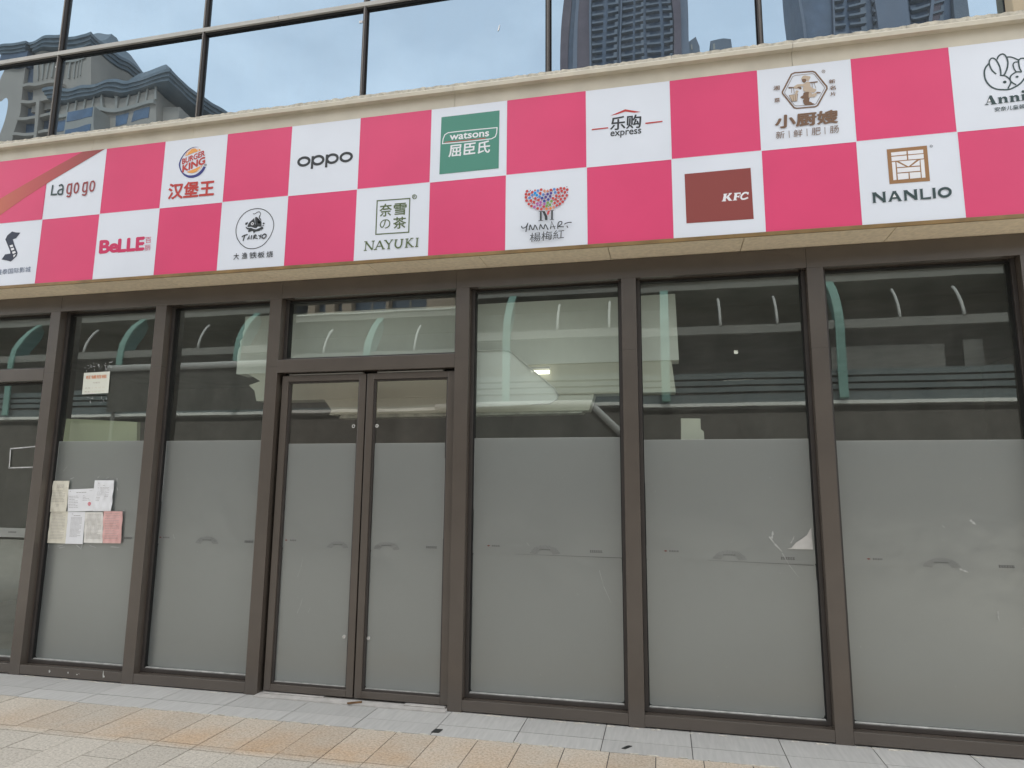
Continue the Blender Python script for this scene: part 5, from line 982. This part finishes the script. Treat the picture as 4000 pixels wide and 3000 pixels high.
# ------------------------------------------------------------------ the printed checkered sign
SIGN = thing('sign_board', 'long pink and white checkered sign board printed with shop logos', 'sign', (-1.5, 0, 3.4))
def cell_rect(r, k): return -6.70 + 0.62 * k, -6.70 + 0.62 * (k + 1), (4.0052 if r else 3.3968), (4.628 if r else 4.0052)
PLAB = dict(lagogo='white panel with thin grey and red rounded lettering', bk='white panel with a bun and blue swoosh emblem', oppo='white panel with wide dark lower case lettering', watsons='white panel with a green square and white lettering',
  legou='white panel with a red roof line over dark lettering', xcs='white panel with a basket carrier in a brown hexagon', annil='white panel with a two rabbit outline emblem', cinema='white panel with a folded film strip emblem', belle='white panel with pink block lettering',
  tairyo='white panel with a fish in a thin ring', nayuki='white panel with olive characters in a square', ymmart='white panel with a tree of coloured dots', kfc='white panel with a dark red plate and white italic letters', nanlio='white panel with a bronze lattice square')
owner = {v[0]: n for n, v in LOGOS.items()}
for r in (0, 1):
    for k in range(-3, 18):
        x0, x1, z0, z1 = cell_rect(r, k); white = (k % 2 == 0) if r == 0 else (k % 2 == 1)
        white = (k % 2 == 1) if r == 0 else (k % 2 == 0)
        m = MB(); nx = 6; ny = 6
        P = lambda i, j: (x0 + (x1 - x0) * i / nx, 0.0 , z0 + (z1 - z0) * j / ny)
        for i in range(nx):
            for j in range(ny): m.face([P(i, j), P(i + 1, j), P(i + 1, j + 1), P(i, j + 1)], 'white_print' if white else 'pink_print')
        if not white: pass
        pn = m.build('panel', SIGN, fix=False)
        key = (r, k + 0)
        if r == 1 and k == 2: key = (1, 2)
        n = owner.get((r, k))
        if n is None: continue
        pn['label'] = PLAB[n]
        le, em = MB(), MB(); y = -0.0015 if n != 'lagogo' else -0.0035
        stroke_letters = n in ('lagogo', 'oppo')
        for it in LOGOS[n][1]:
            y -= 0.00012
            if it[0] == 'T': le = MB(); put_text(le, it[1], 'print_' + it[2], it[3], it[4], it[5], y, it[6]); le.build('lettering', pn); le = MB()
            elif it[0] == 'P': em.face([(p[0], y, p[1]) for p in it[3]], 'print_' + it[1])
            elif it[0] == 'E': em.face([(it[3] + it[5] * math.cos(2 * math.pi * t / 28), y, it[4] + it[6] * math.sin(2 * math.pi * t / 28)) for t in range(28)], 'print_' + it[1])
            elif it[0] == 'S':
                for q in stroke(it[5], it[3], it[4]): (le if stroke_letters else em).face([(p.x, y, p.y) for p in q], 'print_' + it[1])
        if le.f: le.build('lettering', pn)
        if em.f: em.build('emblem', pn)
rb = MB()
rb.face([(p[0], -0.0016, p[1]) for p in [(-6.7, 4.627), (-4.862, 4.627), (-5.468, 4.351), (-5.469, 4.0053), (-6.7, 4.0053)]], 'pink_print')
rq = [((-4.862, 4.627), (-5.10, 4.627)), ((-5.12, 4.509), (-5.38, 4.512)), ((-5.40, 4.382), (-5.63, 4.405)), ((-5.70, 4.228), (-5.86, 4.302)), ((-5.95, 4.085), (-6.02, 4.228)), ((-6.6, 3.80), (-6.6, 3.98))]
for i, (a, b) in enumerate(zip(rq, rq[1:])): rb.face([(p[0], -0.0024 - .00005 * i, max(p[1], 4.0054)) for p in (a[0], b[0], b[1], a[1])], 'print_ribbon')
rb.build('ribbon_print', SIGN, fix=True)
wl_ = MB()      # thin white printed line round every pink cell, and the board's body
for k in range(-3, 19):
    x = -6.70 + 0.62 * k; wl_.face([(x - .002, -.0011, 3.3969), (x + .002, -.0011, 3.3969), (x + .002, -.0011, 4.6279), (x - .002, -.0011, 4.6279)], 'white_print')
wl_.face([(-8.5, -.0012, 4.0032), (4.45, -.0012, 4.0032), (4.45, -.0012, 4.0072), (-8.5, -.0012, 4.0072)], 'white_print')
wl_.build('grid_line', SIGN, fix=False)

# ------------------------------------------------------------------ papers taped to the glass
def paper(name, quad, m, label, group, lines, y, wr=0.003, seed=1, cat='paper'):
    rn = random.Random(seed); nx, ny = 10, 14
    bl, br, tr_, tl_ = [Vector(p) for p in quad]
    def pt(u, v): p = (bl * (1 - u) + br * u) * (1 - v) + (tl_ * (1 - u) + tr_ * u) * v; return p
    ph = [rn.uniform(0, 6) for _ in range(6)]
    def dy(u, v): return -0.002 - wr * (0.5 + 0.5 * math.sin(5 * u + 7 * v + ph[0]) * math.sin(9 * v - 4 * u + ph[1])) - wr * .5 * math.sin(17 * u + ph[2]) * math.sin(13 * v + ph[3])
    m_ = MB()
    for i in range(nx):
        for j in range(ny):
            q = []
            for a, b in ((i, j), (i + 1, j), (i + 1, j + 1), (i, j + 1)):
                p = pt(a / nx, b / ny); q.append((p.x, y + dy(a / nx, b / ny), p.y))
            m_.face(q, m)
    o = m_.build(name, fix=False, smooth=False); tag(o, label, cat, group)
    t = MB()
    for (u0, u1, v, h) in lines:
        n = max(1, int((u1 - u0) * 12))
        for k in range(n):
            a, b = u0 + (u1 - u0) * k / n, u0 + (u1 - u0) * (k + 0.86) / n; q = []
            for u, vv in ((a, v), (b, v), (b, v + h), (a, v + h)): p = pt(u, vv); q.append((p.x, y + dy(u, vv) - .0008, p.y))
            t.face(q, 'paper_ink')
    if t.f: t.build('printed_text', o, fix=False)
    return o, pt, dy
def rows(n, v0, v1, u0=.12, u1=.88, h=.008, seed=0):
    rn = random.Random(seed); return [(u0, u1 - (rn.random() * .25 if rn.random() < .4 else 0), v1 - (v1 - v0) * k / max(1, n - 1), h) for k in range(n)]
GP = 'papers taped on the frosted window'
Y0 = 0.383
paper('paper_notice', PAPERS['p4'], 'paper_cream', 'cream sheet of dense text at the lower left corner of the papers', GP, rows(18, .14, .93, seed=1), Y0, seed=3)
paper('paper_notice', PAPERS['p1'], 'paper_cream', 'creased cream sheet with few lines at the upper left of the papers', GP, rows(3, .78, .86, .35, .75, seed=2) + rows(8, .33, .67, .12, .85, seed=3) + [(.42, .58, .22, .01), (.42, .58, .18, .01)], Y0 - .004, wr=.005, seed=4)
paper('paper_notice', PAPERS['p5'], 'paper_white', 'clean white sheet of dense text between the cream and crinkled ones', GP, [(.25, .32, .925, .014), (.35, .75, .875, .012)] + rows(17, .22, .82, .2, .85, seed=5), Y0 - .002, wr=.0015, seed=5)
paper('paper_notice', PAPERS['p6'], 'paper_off', 'crinkled off white sheet of text beside the pink sheet', GP, rows(20, .14, .92, .12, .9, seed=6), Y0 - .004, wr=.006, seed=6)
o2, pt2, dy2 = paper('paper_notice', PAPERS['p2'], 'paper_white', 'wide white certificate with a round red stamp', GP, [(.06, .11, .91, .02), (.32, .72, .83, .022), (.82, .95, .9, .008)] + rows(8, .17, .68, .04, .42, .012, seed=7) + rows(4, .48, .68, .58, .9, .012, seed=8), Y0 - .006, wr=.002, seed=7)
sm_ = MB(); su, sv, n = .86, .32, 18
for k in range(n):
    q = []
    for r_, t in ((.016, k), (.016, k + 1), (.010, k + 1), (.010, k)):
        p = pt2(su, sv); q.append((p.x + r_ * math.cos(2 * math.pi * t / n), Y0 - .006 + dy2(su, sv) - .002, p.y + r_ * math.sin(2 * math.pi * t / n)))
    sm_.face(q, 'stamp_red')
p = pt2(su, sv); sm_.face([(p.x + .006 * math.cos(t), Y0 - .006 + dy2(su, sv) - .002, p.y + .006 * math.sin(t)) for t in (0, 1.26, 2.5, 3.77, 5.0)], 'stamp_red')
sm_.build('red_stamp', o2, fix=False)
paper('paper_notice', PAPERS['p3'], 'paper_white', 'upright white sheet folded at its foot, highest on the right', GP, [(.2, .27, .9, .014), (.45, .57, .83, .01)] + rows(7, .52, .76, .18, .8, seed=9) + [(.15, .35, .43, .008), (.6, .78, .47, .008), (.12, .3, .34, .008)], Y0 - .009, wr=.006, seed=8)
paper('paper_notice', PAPERS['p7'], 'paper_pink', 'pink crinkled form on the right end of the papers', GP, rows(16, .14, .92, .1, .85, seed=10), Y0 - .006, wr=.006, seed=9)
ln, ptl, dyl = paper('lease_notice', PAPERS['lease'], 'paper_notice', 'square white notice with faded orange heading stuck high on the glass', None, [], 0.392, wr=.0, seed=11, cat='notice')
hl = MB()
put_text(hl, '旺铺招租', 'faded_orange', ptl(.11, .70), ptl(.89, .70), ptl(.11, .86), .3885, .02)
put_text(hl, '可餐饮', 'faded_ink', ptl(.38, .475), ptl(.66, .475), ptl(.38, .545), .3885)
put_text(hl, '先生', 'faded_ink', ptl(.09, .24), ptl(.31, .24), ptl(.09, .31), .3885); put_text(hl, '先生', 'faded_ink', ptl(.09, .07), ptl(.31, .07), ptl(.09, .14), .3885)
for zz in (.25, .08):
    for k in range(11):
        a = .38 + k * .048; q = [ptl(a, zz), ptl(a + .026, zz), ptl(a + .026, zz + .055), ptl(a, zz + .055)]
        if k % 3 != 1: hl.face([(p.x, .3885, p.y) for p in q], 'paper_cream')
hl.build('printed_text', ln)
# scraps of clear tape and the tape outline of a removed notice
tp = MB(); y = 0.386
for a, b, c, d in ((-5.44, 1.66, -5.445, 1.70), (-5.24, 1.67, -5.20, 1.685), (-4.95, 1.68, -4.93, 1.70), (-4.86, 1.675, -4.83, 1.69), (-4.745, 1.68, -4.735, 1.65), (-4.735, 1.60, -4.72, 1.57), (-5.45, 1.39, -5.44, 1.355), (-5.40, 1.085, -5.39, 1.06), (-5.30, 1.075, -5.24, 1.085), (-5.28, 1.06, -5.22, 1.07), (-5.10, 1.09, -5.04, 1.055), (-5.035, 1.105, -5.045, 1.065), (-4.96, 1.09, -4.89, 1.075), (-4.74, 1.085, -4.65, 1.082), (-4.65, 1.40, -4.62, 1.395)):
    dx, dz = c - a, d - b; L_ = math.hypot(dx, dz); nx_, nz_ = -dz / L_ * .0035, dx / L_ * .0035
    tp.face([(a + nx_, y, b + nz_), (a - nx_, y, b - nz_), (c - nx_ * .6, y - .002, d - nz_ * .6), (c + nx_ * .6, y - .002, d + nz_ * .6)], 'tape')
tag(tp.build('tape_scraps', fix=False), 'crumpled scraps of clear tape around the papers', 'tape')['kind'] = 'stuff'
tf = MB()
for a, b, c, d in ((-5.962, 1.947, -5.600, 1.972), (-5.957, 1.947, -5.946, 1.766), (-5.957, 1.769, -5.600, 1.778)):
    dx, dz = c - a, d - b; L_ = math.hypot(dx, dz); nx_, nz_ = -dz / L_ * .006, dx / L_ * .006
    tf.box(-9, -9, 0, 0, 0, 0, 'tape') if False else tf.face([(a + nx_, .392, b + nz_), (a - nx_, .392, b - nz_), (c - nx_, .392, d - nz_), (c + nx_, .392, d + nz_)], 'tape')
tag(tf.build('tape_outline', fix=False), 'rectangle of white tape left on the clear far left pane', 'tape')
ts = MB()
for _ in range(46):
    a, b = rnd.uniform(-5.22, -4.92), rnd.uniform(2.655, 2.735) if rnd.random() < .8 else rnd.uniform(2.35, 2.43)
    t = rnd.uniform(0, 3.14); L_ = rnd.uniform(.006, .028); w_ = rnd.uniform(.0015, .005); dx, dz = L_ * math.cos(t), L_ * math.sin(t)
    ts.face([(a, .392, b), (a + dx, .391, b + dz), (a + dx - w_ * math.sin(t), .391, b + dz + w_ * math.cos(t)), (a - w_ * math.sin(t), .392, b + w_ * math.cos(t))], 'tape')
o = tag(ts.build('glue_residue', fix=False), 'streaks of old glue around the notice high on the glass', 'residue'); o['kind'] = 'stuff'
# bits lying on the paving
d1 = MB(); d1.prism([(-1.56, -0.155), (-1.505, -0.150), (-1.50, -0.085), (-1.553, -0.088)], 'z', 0.0015, 0.004, 'black_plastic'); tag(d1.build('plastic_tag'), 'small black square tag lying on the slate paving', 'tag')
d2 = MB(); d2.prism([(-0.30, -0.13), (-0.275, -0.133), (-0.235, -0.075), (-0.262, -0.072)], 'z', 0.0015, 0.004, 'black_plastic'); tag(d2.build('plastic_strip'), 'short black strip lying on the slate below the middle mullion', 'strip')
d3 = MB(); d3.prism([(-2.36, 0.225), (-2.345, 0.215), (-2.26, 0.265), (-2.265, 0.285), (-2.33, 0.25)], 'z', 0.0125, 0.022, 'wood'); tag(d3.build('wood_chip'), 'brown splinter of wood wedged under the double doors', 'splinter')

# ------------------------------------------------------------------ across the street (seen in the glass)
ARC = thing('arcade_building', 'low arcade with teal ribbed curved canopy reflected in the shop glass', 'building', (-8, -12, 0))
RV = lambda yv: 0.8 - yv
AX0, AX1 = -34.0, 18.0
ab = lambda nm, x0, x1, v0, v1, z0, z1, m: (lambda q: q.box(x0, x1, RV(v1), RV(v0), z0, z1, m) and q.build(nm, ARC))(MB())
ab('roof_beam', AX0, AX1, 12.9, 13.2, 6.80, 6.985, 'beam_grey'); ab('gutter', AX0, AX1, 12.86, 13.3, 6.9855, 7.02, 'gutter_white')
ab('rail', AX0, AX1, 12.12, 12.3, 5.42, 5.63, 'beam_grey')
for z0, z1, m in ((4.312, 4.452, 'louvre_blue'), (4.152, 4.262, 'louvre_blue'), (3.985, 4.10, 'louvre_blue')): ab('louvre', AX0, AX1, 12.2, 12.5, z0, z1, m)
ab('canopy_box', AX0, AX1, 12.25, 13.0, 3.71, 3.93, 'louvre_blue'); ab('edge_strip', AX0, AX1, 12.18, 12.6, 3.63, 3.7095, 'gutter_white')
ab('lower_wall', AX0, AX1, 12.3, 12.6, 0.0, 3.46, 'arcade_wall')
ab('back_wall', AX0, AX1, 15.0, 15.4, 0.0, 6.9, 'arcade_dark'); ab('roof', AX0, AX1, 13.21, 24.0, 6.86, 6.98, 'beam_grey'); ab('floor_slab', AX0, AX1, 12.61, 15.0, 3.47, 3.60, 'arcade_dark')
OUT = [(12.06, 3.77), (12.06, 5.12), (12.05, 5.4), (12.12, 5.84), (12.33, 6.24), (12.55, 6.52), (12.92, 6.84)]
INN = [(12.19, 5.65), (12.6, 5.70), (12.7, 5.91), (12.97, 6.28), (13.1, 6.6), (12.95, 6.82), (12.6, 6.53), (12.38, 6.25), (12.17, 5.85)]
for i in range(-8, 5):
    X = 0.14 + 4.03 * i
    q = MB()
    outer = OUT; inn = [(a + .05, b - .03) for a, b in OUT]
    pts = [(RV(a), b) for a, b in outer] + [(RV(a), b) for a, b in reversed(inn)]
    q.prism(pts, 'x', X - .10, X + .10, 'teal_paint')
    rib = q.build('canopy_rib', ARC)
    w_ = MB(); w_.prism([(RV(a), b) for a, b in INN], 'x', X - .03, X + .03, 'teal_web'); w_.build('web_plate', rib)
    for k in (1, 2):
        s = MB(); x = X + 1.34 * k; s.tube([(x, RV(a), b) for a, b in ((12.12, 5.62), (12.14, 5.76), (12.20, 5.94), (12.30, 6.12), (12.42, 6.29), (12.56, 6.42))], 0.035, 'strut_white', 6); s.build('curved_strut', ARC, smooth=True)
for x0, x1, z0, z1, m, v in ((4.4, 7.1, 4.55, 5.35, 'beam_grey', 14.0), (7.5, 7.9, 4.5, 5.4, 'beam_grey', 13.9), (-14, -11, 4.6, 5.2, 'arcade_wall', 14.9), (-0.2, 2.9, 4.5, 4.7, 'arcade_wall', 14.6), (7.9, 14, 4.5, 4.75, 'arcade_wall', 14.7)): ab('shop_panel', x0, x1, v, v + .08, z0, z1, m)
for x, z, w_ in ((8.9, 4.62, .35), (10.6, 4.66, .18), (1.7, 4.60, .8), (2.0, 5.35, .1)):
    s = MB(); s.box(x, x + w_, RV(14.4), RV(14.35), z, z + .09, 'lit_tube'); s.build('lamp', ARC)
for i, (x, w_, h, v) in enumerate(((1.2, 1.2, .30, 14.2), (3.6, .75, .34, 14.2), (6.9, 1.6, .36, 14.0), (9.2, .3, .35, 14.1), (9.9, 1.5, .36, 14.0), (-1.0, 1.6, .22, 14.3), (5.0, .9, .2, 14.2))):
    t = thing('air_conditioner', 'white air conditioner box on the arcade roof', 'air conditioner', (x, RV(v), 7.0), 'air conditioners on the arcade roof')
    b = MB(); b.box(x, x + w_, RV(v) - .5, RV(v), 6.981, 7.02 + h, 'gutter_white'); b.build('casing', t, bevel=.02)
    b = MB(); b.box(x + w_ * .1, x + w_ * .55, RV(v) + .001, RV(v) + .012, 7.05, 7.0 + h * .9, 'beam_grey'); b.build('grille', t)
# dark tube-framed stall canopies in the street
def stall(x0, x1, z, v, drop, slope):
    t = thing('stall_canopy', 'dark stall canopy with pale tube frame, %s' % ('low one before the doors' if x0 > -5 else 'long one to the left'), 'canopy', (x0, RV(v), 0), 'stall canopies in the street')
    q = MB(); q.tube([(x0, RV(v), z), (x1, RV(v), z), (x1 + slope, RV(v), z - slope)], 0.075, 'strut_white'); q.build('frame_tube', t, smooth=True)
    q = MB(); q.prism([(x0, z - drop), (x1 + slope * drop / max(slope, .01) if slope else x1, z - drop), (x1, z - .05), (x0, z - .05)], 'y', RV(v) - .06, RV(v) - .02, 'tent_dark'); q.build('valance', t)
    for x in (x0 + .1, x1 - .1): q = MB(); q.tube([(x, RV(v) - .1, 0), (x, RV(v) - .1, z - .05)], .04, 'beam_grey'); q.build('post', t)
stall(-12.33, -3.75, 4.245, 8.0, 1.0, 0.0); stall(-4.4, -1.292, 3.185, 8.0, 1.2, 0.9)

def grid_tower(name, label, v, x0, x1, ztop, floor, wallm, group=None, cols=(), depth=18, bands='tower_dark', zbase=0.0):
    t = thing(name, label, 'tower', ((x0 + x1) / 2, RV(v), 0), group)
    b = MB(); b.box(x0, x1, RV(v) - depth, RV(v), 0, ztop, bands); b.build('wall', t)
    for (a, c, m, d) in cols:
        q = MB(); q.box(a, c, RV(v) + .002, RV(v) + d, 0, ztop + .4, m); q.build('pier', t)
    return t
# mid-rise flats just behind the arcade
def midrise(label, v, x0, x1, h, piers, floor=3.0):
    t = grid_tower('apartment_block', label, v, x0, x1, h, floor, 'tower_tan', 'flats behind the arcade', depth=12)
    for a, c in piers: q = MB(); q.box(a, c, RV(v) + .002, RV(v) + .7, 0, h + .3, 'tower_tan'); q.build('pier', t)
    z = 2.2
    q = MB(); r = MB(); bars = MB()
    while z < h:
        gaps = [p for p in sorted(piers)]
        for (a, c), (a2, c2) in zip(gaps, gaps[1:]):
            if a2 - c < .4: continue
            q.box(c + .003, a2 - .003, RV(v) + .003, RV(v) + 1.0, z, z + .18, 'tower_cream'); q.box(c + .003, a2 - .003, RV(v) + .9, RV(v) + .95, z + 1.15, z + 1.2, 'tower_cream')
            n = max(1, int((a2 - c) / 1.3))
            for k in range(1, n): xx = c + (a2 - c) * k / n; r.box(xx - .06, xx + .06, RV(v) + .004, RV(v) + .12, z + .19, z + floor - .01, 'tower_cream')
            r.box(c + .05, a2 - .05, RV(v) + .0035, RV(v) + .05, z + .5, z + 2.3, 'tower_glass')
        z += floor
    q.build('balconies', t); r.build('windows', t)
midrise('tan block of flats with glazed balconies, nearest behind the arcade', 40, -25.8, -14.3, 25, [(-25.8, -25.2), (-24.3, -23.6), (-23.0, -22.2), (-16.4, -14.3), (-19.5, -19.3)])
midrise('tan block of flats further left behind the arcade', 40, -37.0, -27.6, 25, [(-37, -36.3), (-33.6, -33), (-30.4, -30), (-28.4, -27.6)])
midrise('wide dark block of flats behind the arcade on the right', 44, -2.0, 22.0, 22, [(-2, -1.6), (4, 4.8), (10, 10.6), (16, 16.6), (21.4, 22)])
midrise('tan block of flats at the far left behind the arcade', 46, -66.0, -44.0, 22, [(-66, -65), (-60, -59.2), (-55, -54.4), (-52.5, -51.8), (-50, -49.2), (-46, -44)])
# towers standing farther off
def slab_tower(label, v, x0, x1, h, cols, fl):
    t = grid_tower('residential_tower', label, v, x0, x1, h, fl, 'tower_grey', 'tall towers reflected above the sign', depth=22, bands='tower_dark')
    W = x1 - x0; rn = random.Random(int(x0 * 10))
    for a, c, m, d in cols:
        q = MB(); q.box(x0 + W * a, x0 + W * c, RV(v) + .01, RV(v) + d, 0, h + 1, m); q.build('pier', t)
    bal = MB(); z = 20.0
    spans = [(.24, .31), (.335, .415), (.45, .545), (.565, .64), (.665, .775), (.80, .87)]
    while z < h:
        for i, (a, c) in enumerate(spans):
            xa, xb = x0 + W * a, x0 + W * c
            bal.box(xa, xb, RV(v) + .02, RV(v) + 1.4, z, z + fl * .22, 'tower_mid')
            if i % 2: bal.box(xb - (xb - xa) * .3, xb, RV(v) + .02, RV(v) + 1.2, z + fl * .22, z + fl * .7, 'tower_mid')
            else: bal.box(xa, xa + (xb - xa) * .28, RV(v) + .02, RV(v) + .5, z + fl * .3, z + fl * .75, 'tower_grey')
        z += fl
    bal.build('balconies', t)
    return t
k = 184.7 / 84.7
X = lambda a: a * k
slab_tower('tall dark residential tower reflected above the middle of the sign', 180, X(-12.0), X(5.0), 205, [(0, .06, 'tower_rust', 1.6), (.10, .13, 'tower_grey', 1.0), (.13, .22, 'tower_rust', .8), (.22, .235, 'tower_grey', 1.4), (.435, .445, 'tower_grey', 1.6), (.88, .94, 'tower_rust', 1.6), (.94, 1.0, 'tower_grey', 1.0)], 2.55)
slab_tower('tall dark residential tower reflected above the right end of the sign', 180, X(18.8), X(37.8), 205, [(0, .02, 'tower_grey', 1.0), (.23, .24, 'tower_grey', 1.2), (.46, .64, 'tower_grey', 1.8), (.78, .80, 'tower_grey', 1.4), (.80, .86, 'tower_rust', 1.0), (.92, 1.0, 'tower_mid', 1.5)], 2.55)
for i, (a, c, z0, z1) in enumerate(((5.0, 6.5, 57.5, 60.8), (8.0, 10.3, 56.0, 60.6))):
    t = thing('stair_house', ('gabled' if i == 0 else 'flat') + ' roof house showing beside the dark tower', 'roof house', (X((a + c) / 2), RV(180), 0))
    zz = lambda z: 1.62 + (z - 1.62) * k
    q = MB(); q.prism([(X(a), 0), (X(c), 0), (X(c), zz(z1 - .8 if i == 0 else z1)), (X((a + c) / 2 + .3), zz(z1 + .5 if i == 0 else z1 + .1)), (X(a), zz(z1 - .1))], 'y', RV(180) - 8, RV(180) - 1, 'tower_mid'); q.build('wall', t)
    q = MB(); q.box(X(a + .3), X(a + .5), RV(180) - .99, RV(180) - .9, zz(z1 - 1.2), zz(z1 - .5), 'tower_cream'); q.build('window', t)
# curved-roof tower on the left
T = thing('curved_roof_tower', 'tan tower with sweeping tiled roofs reflected at the upper left', 'tower', (-90, RV(80), 0), 'tall towers reflected above the sign')
v = 80
q = MB(); q.box(-98.3, -78.0, RV(v) - 16, RV(v), 0, 64.8, 'tower_tan'); q.box(-77.99, -74.9, RV(v) - 16, RV(v) - 1.5, 0, 62.8, 'tower_tan'); q.box(-106.5, -98.31, RV(v) - 18, RV(v) - 2, 0, 73, 'tower_dark'); q.box(-110, -106.51, RV(v) - 14, RV(v) - 1, 0, 73, 'tower_tan')
q.box(-105, -93, RV(v) - 16, RV(v) - 1.5, 64.81, 75.4, 'tower_tan'); q.box(-110.5, -106, RV(v) - 14, RV(v) - .5, 73.01, 75.6, 'tower_dark'); q.build('wall', T)
def sweep_roof(x0, x1, y0, y1, z0, z1, rid, over):
    """hip roof whose slopes sweep in a hollow curve, with a thick stepped eave"""
    q = MB(); n = 8; rings = []
    for i in range(n + 1):
        s = i / n; u = 1 - (1 - s) ** 1.0; zz = z0 + (z1 - z0) * (s ** 1.9)
        ix = (x1 - x0) * rid * s; iy = (y1 - y0) * .46 * s
        rings.append([(x0 - over * (1 - s) + ix, y1 + over * (1 - s) - iy, zz), (x1 + over * (1 - s) - ix, y1 + over * (1 - s) - iy, zz), (x1 + over * (1 - s) - ix, y0 - over * (1 - s) + iy, zz), (x0 - over * (1 - s) + ix, y0 - over * (1 - s) + iy, zz)])
    for a, b in zip(rings, rings[1:]):
        for j in range(4): q.face([a[j], a[(j + 1) % 4], b[(j + 1) % 4], b[j]], 'roof_slate')
    q.face(rings[-1], 'roof_slate')
    for d, zt in ((0, 0), (.3, -.5), (.6, -1.0)):
        q.box(x0 - over + d, x1 + over - d, y0 - over + d, y1 + over - d, z0 + zt - .50, z0 + zt - .001, 'roof_slate')
    return q
sweep_roof(-97.5, -75.5, RV(v) - 16, RV(v), 66.6, 74.5, .33, 1.6).build('lower_roof', T)
sweep_roof(-104.5, -93.5, RV(v) - 16, RV(v) - 1.5, 77.0, 83.5, .30, 1.4).build('upper_roof', T)
sweep_roof(-110.5, -106.5, RV(v) - 14, RV(v) - .5, 77.0, 80.5, .30, .8).build('upper_roof', T)
sweep_roof(-74.5, -72.5, RV(v) - 14, RV(v) - 2, 60.0, 62.0, .33, 1.0).build('side_roof', T)
q = MB()
for x in range(-98, -77, 2): q.box(x, x + .35, RV(v) + .01, RV(v) + .3, 62.9, 65.0, 'tower_cream')
q.box(-98, -78, RV(v) + .01, RV(v) + .5, 62.2, 62.8, 'tower_cream'); q.box(-93.8, -87.4, RV(v) + .012, RV(v) + 2.0, 0, 61.8, 'tower_cream'); q.build('balcony', T)
q = MB(); z = 12.0
while z < 61.5:
    for a, c in ((-86.0, -83.2), (-82.2, -79.0), (-97.6, -95)): q.box(a, c, RV(v) + .02, RV(v) + .06, z, z + 1.9, 'tower_glass')
    q.box(-93.5, -87.7, RV(v) + 2.01, RV(v) + 2.06, z, z + 1.7, 'tower_glass'); z += 3.0
q.build('windows', T)
q = MB(); q.box(-104.2, -94, RV(v) - 1.48, RV(v) - 1.2, 73.6, 74.0, 'tower_cream')
for x in range(-104, -94, 1): q.box(x, x + .2, RV(v) - 1.48, RV(v) - 1.25, 70.5, 73.59, 'tower_cream')
q.build('parapet', T)
q = MB(); z = 12.0
while z < 72:
    q.box(-106.3, -98.5, RV(v) - 1.98, RV(v) - .6, z, z + .5, 'tower_tan'); z += 3.0
q.box(-102.6, -101.8, RV(v) - 1.97, RV(v) - .3, 0, 66, 'tower_tan'); q.build('balconies', T)
